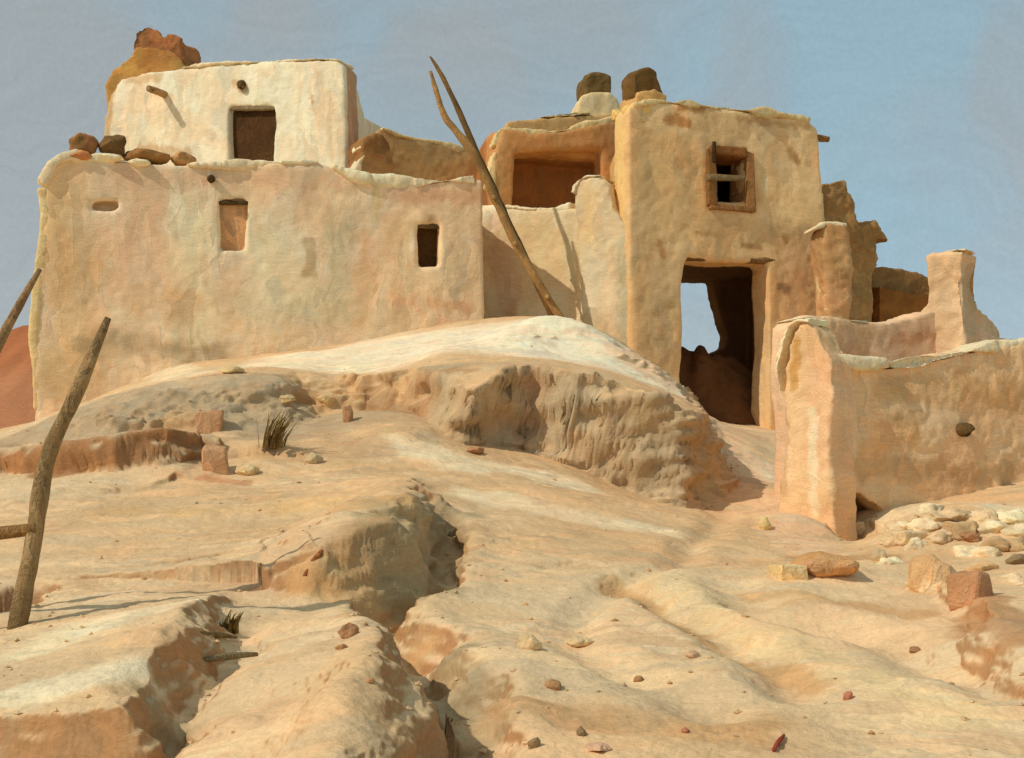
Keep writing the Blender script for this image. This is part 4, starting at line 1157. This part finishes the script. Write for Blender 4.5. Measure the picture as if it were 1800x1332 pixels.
# ------------------------------------------------------------------ ladders
def pole(pts, radii, parent, col, seed, patches=(), name='pole'):
    me = tube_mesh(name, pts, radii, 12, .14, seed)
    paint(me, col, patches, seed, .22, col * .7, 3.0)
    return link(name, me, M_WOOD, parent)
WOODC = lin(150, 120, 80)
lad = root('ladder', 'tall crooked two pole ladder leaning over the corner of the lower house', 'ladder')
p0 = [W(x, y, Y) for x, y, Y in [(1004, 590, 16.0), (960, 520, 15.95), (905, 425, 15.9), (868, 345, 15.85), (835, 275, 15.8), (805, 235, 15.8), (782, 205, 15.8), (768, 165, 15.8), (757, 126, 15.8)]]
pole(p0, [.05, .052, .054, .056, .054, .048, .042, .034, .02], lad, lin(178, 138, 86), 1)
p1 = [W(x, y, Y) for x, y, Y in [(985, 590, 16.35), (945, 500, 16.3), (900, 405, 16.25), (866, 330, 16.2), (838, 270, 16.15), (815, 215, 16.1), (790, 160, 16.1), (772, 125, 16.1), (756, 100, 16.1)]]
pole(p1, [.045, .046, .046, .046, .044, .038, .032, .026, .012], lad, lin(132, 102, 62), 2)
for t in (1, 2, 3):
    a, b = p0[t], p1[t]
    me = tube_mesh('rung', [a + (a - b) * .25, (a + b) / 2, b + (b - a) * .25], [.028, .03, .028], 8, .15, 30 + t)
    paint(me, lin(176, 140, 90), (), t, .2); link('rung', me, M_WOOD, lad)

lad2 = root('ladder', 'grey weathered ladder top rising from a pit at the left foreground', 'ladder')
r0 = [W(x, y, Y) for x, y, Y in [(8, 1200, 4.95), (40, 1050, 5.0), (62, 930, 5.05), (85, 800, 5.1), (130, 700, 5.15), (160, 630, 5.2), (190, 560, 5.25)]]
pole(r0, [.038, .036, .036, .033, .029, .025, .014], lad2, lin(158, 130, 90), 5)
r1 = [W(x, y, Y) for x, y, Y in [(-190, 1180, 5.1), (-140, 960, 5.2), (-80, 780, 5.3), (-40, 680, 5.35), (0, 600, 5.4), (35, 535, 5.45), (70, 474, 5.5)]]
pole(r1, [.036, .034, .032, .028, .024, .019, .010], lad2, lin(150, 120, 82), 6)
for x0, y0, Y0, x1, y1, Y1 in [(66, 928, 5.03, -160, 950, 5.2), (35, 1110, 5.0, -190, 1130, 5.1)]:
    me = tube_mesh('rung', [W(x0, y0, Y0), W((x0 + x1) / 2, (y0 + y1) / 2 + 2, (Y0 + Y1) / 2), W(x1, y1, Y1)], [.026, .028, .026], 10, .14, int(y0))
    paint(me, lin(138, 106, 66), (), 3, .2); link('rung', me, M_WOOD, lad2)

# ------------------------------------------------------------------ stones, clods and weeds on the slope
def ground_stone(x, y, wpx, hpx, label, col, alt=None, seed=0, group=None, cat='stone', dpx=None, rot=None, name='stone', jag=.5, mat=None, brick=False, sink=.18):
    X, Y, Z_ = hit(x, y)
    s = Y / F
    mk_ = brick_mesh if brick else (lambda n_, r, sd_: rock_mesh(n_, r, sd_, 4 if wpx > 30 else 3, jag))
    me = mk_(name, (wpx * s / 2, (dpx or wpx) * s / 2, hpx * s / 2), seed)
    col = np.asarray(col) * .7 + SAND * .3
    paint(me, col, (), seed, .12, alt, 8.0)
    o = link(name, me, mat or M_STONE)
    o.location = (X, Y, Z_ + ZC + hpx * s * sink)
    o.rotation_euler = (0, 0, random.random() * 6 if rot is None else rot)
    return tag(o, label, cat, group)
def brick_mesh(name, r, seed):
    bm = bmesh.new()
    rr = np.random.default_rng(seed)
    bmesh.ops.create_cube(bm, size=2.0)
    for v in bm.verts:
        v.co = Vector([v.co[k] * r[k] * (1 + .12 * rr.normal()) for k in range(3)])
    return adobe_mesh(bm, min(r) / 6, 3, min(1.0, min(r) * 5), seed, name)
SG = 'loose stones on the slope'
ground_stone(1642, 1040, 92, 104, 'big cream boulder with brown shaded side, right of the enclosure wall foot', lin(226, 200, 156), lin(206, 164, 116), 3, SG, 'boulder', 80, .3, 'boulder')
ground_stone(1705, 1050, 54, 60, 'reddish brown block leaning on the big cream boulder', lin(176, 112, 70), None, 14, SG, 'boulder', 50, .8, 'boulder', brick=True)
ground_stone(1388, 1012, 58, 34, 'yellowish cream block at the near edge of the brown hummock', YELLOW, None, 5, SG, rot=.2, brick=True)
ground_stone(1448, 1000, 110, 50, 'rounded rusty brown hummock of mud beside the yellowish block', lin(186, 128, 78), lin(198, 150, 98), 6, SG, 'clod', 100, 0, 'mud_clod')
ground_stone(1345, 930, 24, 34, 'small yellow upright stone at the foot of the lit wall end', lin(226, 198, 128), None, 7, SG)
ground_stone(1490, 938, 44, 22, 'pale grey slab in the dark corner under the enclosure wall', lin(206, 182, 136), None, 8, SG, rot=0, brick=True)
ground_stone(1545, 985, 30, 34, 'small cream stone left of the big boulder', lin(216, 192, 148), None, 9, SG)
ground_stone(1590, 950, 56, 24, 'pale streaked slab behind the big boulder', lin(212, 188, 146), None, 10, SG, rot=.5, brick=True)
ground_stone(1480, 880, 40, 26, 'rusty brick sized stone against the front of the enclosure wall', lin(170, 112, 64), None, 11, SG)
ground_stone(1705, 948, 44, 20, 'flat rust coloured stone on the pale mound at right', lin(150, 88, 48), None, 12, SG)
ground_stone(1790, 990, 44, 26, 'dark grey stone cut by the right edge of view', lin(110, 92, 64), None, 13, SG)
ground_stone(370, 752, 44, 44, 'upright reddish brown adobe brick on the grey bank below the lower house', lin(184, 134, 96), None, 21, SG, 'brick', 30, .1, 'adobe_brick', .2, brick=True)
ground_stone(378, 822, 42, 56, 'faded brown adobe brick below the upright reddish one', lin(186, 134, 92), None, 22, SG, 'brick', 30, .1, 'adobe_brick', .2, brick=True)
ground_stone(505, 705, 34, 18, 'left of two pale yellow stones on the upper bank', lin(222, 192, 134), None, 23, SG)
ground_stone(573, 706, 32, 24, 'right of two pale yellow stones on the upper bank', lin(222, 190, 128), None, 24, SG)
ground_stone(408, 655, 40, 16, 'flat pale stone at the wall foot of the lower house', lin(222, 194, 136), None, 25, SG)
ground_stone(437, 832, 46, 24, 'cream stone at the lower edge of the grey bank', lin(224, 196, 142), None, 26, SG)
ground_stone(552, 812, 36, 26, 'pale round stone beside the dark shadowed hollow of the bank', lin(214, 192, 146), None, 27, SG)
ground_stone(610, 740, 20, 52, 'thin upright rusty stone standing in the bank', lin(172, 112, 68), None, 28, SG, rot=0)
ground_stone(840, 728, 40, 22, 'small cream rock stuck in the top left of the shaded cut bank', lin(222, 196, 148), None, 29, SG)
ground_stone(835, 795, 32, 16, 'rusty pebble at the toe of the shaded cut bank', lin(160, 98, 54), None, 30, SG)
ground_stone(612, 1118, 38, 34, 'reddish cube of mud left of the gully', lin(178, 114, 70), None, 31, SG)
ground_stone(600, 1140, 24, 14, 'small brown pebble just below the reddish cube', lin(170, 118, 74), None, 32, SG)
ground_stone(932, 1138, 48, 34, 'pale cream stone low in the middle of the slope', lin(224, 194, 144), None, 33, SG)
ground_stone(1020, 1130, 50, 18, 'flat cream stone at the end of the winding rut', lin(226, 198, 150), None, 34, SG)
ground_stone(975, 1208, 34, 22, 'brown stone in the middle of the near slope', lin(160, 112, 68), None, 35, SG)
ground_stone(1122, 1196, 20, 14, 'small dark rust pebble on the near slope right of the brown stone', lin(140, 88, 48), None, 36, SG)
ground_stone(1217, 1155, 24, 18, 'small pale pinkish pebble in the sandy slope', lin(206, 164, 130), None, 37, SG)
ground_stone(1608, 1145, 24, 14, 'dark rust pebble on the right slope', lin(140, 84, 44), None, 38, SG)
ground_stone(1490, 1228, 20, 22, 'tiny brick red stone on the right slope', lin(176, 86, 66), None, 39, SG)
ground_stone(1022, 1292, 18, 24, 'blackish pebble at the bottom edge of view', lin(74, 64, 46), None, 40, SG)
ground_stone(940, 1312, 24, 26, 'grey brown pebble at the bottom edge, left of the blackish one', lin(128, 104, 70), None, 41, SG)
ground_stone(1205, 1286, 16, 12, 'tiny red pebble at the bottom centre right', lin(182, 92, 68), None, 42, SG)
ground_stone(1050, 1318, 44, 16, 'flat pinkish stone at the bottom edge right of centre', lin(216, 170, 140), None, 43, SG)
ground_stone(650, 1200, 22, 10, 'small rusty pebble on the near left slope', lin(170, 116, 70), None, 44, SG)
# slivers of split wood or brick
def sliver(x1, y1, x2, y2, rpx, label, cat, col, seed, name):
    A, B = hit(x1, y1), hit(x2, y2)
    r = rpx * A[1] / F
    a = Vector((A[0], A[1], A[2] + ZC + r * .9)); b = Vector((B[0], B[1], B[2] + ZC + r * .9))
    me = tube_mesh(name, [a, (a + b) / 2 + Vector((0, 0, r * .3)), b], [r * .7, r, r * .5], 8, .2, seed)
    paint(me, col, (), seed, .2)
    tag(link(name, me, M_WOOD), label, cat)
sliver(536, 1026, 566, 975, 6, 'short dark red stick lying at the left edge of the gully', 'stick', lin(150, 92, 52), 3, 'stick')
sliver(1360, 1324, 1378, 1296, 5, 'bright red splinter lying at the bottom edge of the slope', 'stick', lin(176, 84, 60), 4, 'stick')
sliver(360, 1165, 452, 1155, 7, 'grey split board lying below the edge of the near terrace', 'board', lin(150, 134, 100), 5, 'board')
sliver(350, 1120, 415, 1126, 6, 'short olive brown stick on the near terrace edge', 'stick', lin(128, 108, 68), 6, 'stick')

def weed(x, y, hpx, wpx, label, col, seed, lean=.3, n=34):
    X, Y, Z_ = hit(x, y)
    s = Y / F
    r_ = random.Random(seed)
    verts, faces = [], []
    for k in range(n):
        th = r_.uniform(0, 6.28); l = hpx * s * r_.uniform(.5, 1.05); w = 0.010 + 0.008 * r_.random()
        bx, by = r_.gauss(0, wpx * s * .16), r_.gauss(0, wpx * s * .16)
        tx, ty = bx + math.cos(th) * wpx * s * .4 * r_.random() + lean * l * (0.6 + r_.random()), by + math.sin(th) * wpx * s * .5
        px_, py_ = -math.sin(th) * w, math.cos(th) * w
        for t in (0, .35, .7, 1.0):
            f = (1 - t) * .9 + .1
            cx_, cy_ = bx + (tx - bx) * t ** 1.6, by + (ty - by) * t ** 1.6
            verts += [(cx_ - px_ * f, cy_ - py_ * f, l * t), (cx_ + px_ * f, cy_ + py_ * f, l * t)]
        b = len(verts) - 8
        for q in range(3):
            faces.append((b + q * 2, b + q * 2 + 1, b + q * 2 + 3, b + q * 2 + 2))
    me = bpy.data.meshes.new('dry_weed'); me.from_pydata(verts, [], faces)
    paint(me, col, (), seed, .25)
    o = link('dry_weed', me, M_WOOD); o.location = (X, Y, Z_ + ZC - 0.02)
    tag(o, label, 'weed')
weed(478, 800, 66, 56, 'dark olive dry weed tuft on the grey bank below the lower house', lin(138, 114, 70), 3, .35, 80)
weed(1655, 865, 26, 90, 'low ochre green weed at the foot of the enclosure front wall', lin(136, 110, 54), 4, .1, 50)
weed(400, 1105, 40, 40, 'olive weed tuft on the corner of the near terrace', lin(124, 106, 64), 5, .3, 40)

# ------------------------------------------------------------------ pale rubble heaped at the foot of the enclosure wall
for k, (x, y, w_, h_) in enumerate([(1590, 925, 50, 26), (1668, 908, 64, 26), (1772, 908, 56, 24), (1760, 962, 70, 32), (1700, 972, 50, 24), (1780, 1025, 60, 36), (1560, 990, 40, 28), (1725, 1000, 50, 28), (1630, 925, 46, 24), (1720, 912, 60, 30), (1640, 900, 44, 24), (1690, 930, 60, 30), (1745, 930, 54, 28), (1655, 945, 44, 26), (1610, 960, 40, 26), (1790, 960, 56, 30), (1735, 975, 44, 26), (1575, 950, 44, 28), (1800, 930, 50, 26)]):
    ground_stone(x, y, w_ * 1.25, h_ * 1.4, 'pale broken clod in the rubble heap below the right enclosure wall', [PALE, SAND, CREAM, OCHRE][k % 4], None, 200 + k, 'rubble below the enclosure wall', 'clod', name='rubble_clod', jag=.9, mat=M_RUIN, sink=-.12)

# loose grit and crumbs of earth, thicker below the cut banks
def grit(n=2400):
    r = np.random.default_rng(11)
    # candidates in view-fan coordinates so that grit reaches everywhere the slope is seen
    u = r.uniform(-0.44, 0.44, n * 3); Y = 3.2 * (14.5 / 3.2) ** r.random(n * 3)
    c = np.clip(np.searchsorted(us, u), 1, len(us) - 1); rw = np.clip(np.searchsorted(Ys, Y), 1, len(Ys) - 1)
    vi = rw * nc + c
    slope = 1 - GN[vi, 2]
    # distance-1 neighbourhood: crumbs gather just below steep ground
    up = np.clip(rw + 14, 0, len(Ys) - 1) * nc + c; lf = rw * nc + np.clip(c - 12, 0, nc - 1)
    near_ = np.maximum(1 - GN[up, 2], 1 - GN[lf, 2])
    pr = np.where(slope > 0.3, 0, 0.10 + 0.9 * sstep(.12, .4, near_)) * (0.6 + 0.5 * fbm(np.column_stack((gv[vi, :2], vi * 0)), 1.2, 2, 71))
    pick = np.flatnonzero(r.random(n * 3) < pr)[:n]
    base = np.array([(1, 0, 0), (-1, 0, 0), (0, 1, 0), (0, -1, 0), (0, 0, 1), (0, 0, -1)], float)
    tri = np.array([(0, 2, 4), (2, 1, 4), (1, 3, 4), (3, 0, 4), (2, 0, 5), (1, 2, 5), (3, 1, 5), (0, 3, 5)])
    V, T = [], []
    for q_, i in enumerate(pick):
        sz = (0.003 + 0.011 * r.random() ** 3) * (0.6 + 0.08 * Y[i])
        b = base * (1 + .5 * (r.random((6, 1)) - .5)) + r.normal(0, .18, (6, 3))
        V.append(b * sz * np.array((1.2, 1.0, .75)) + gv[vi[i]] + np.array((0, 0, sz * .25)))
        T.append(tri + 6 * q_)
    me = bpy.data.meshes.new('grit'); me.from_pydata(np.vstack(V).tolist(), [], np.vstack(T).tolist())
    paint(me, SAND * .95, [((lambda P: sstep(0.1, .5, vnoise(np.floor(P * 9) * 1.37, 5))), OCHRE, .8), ((lambda P: sstep(0.35, .6, vnoise(np.floor(P * 7) * 1.91, 9))), RUST, .7)], 3, .15)
    o = link('grit', me, M_STONE)
    tag(o, 'loose grit and crumbs of earth lying over the slope and below the banks', 'grit', kind='stuff')
grit()
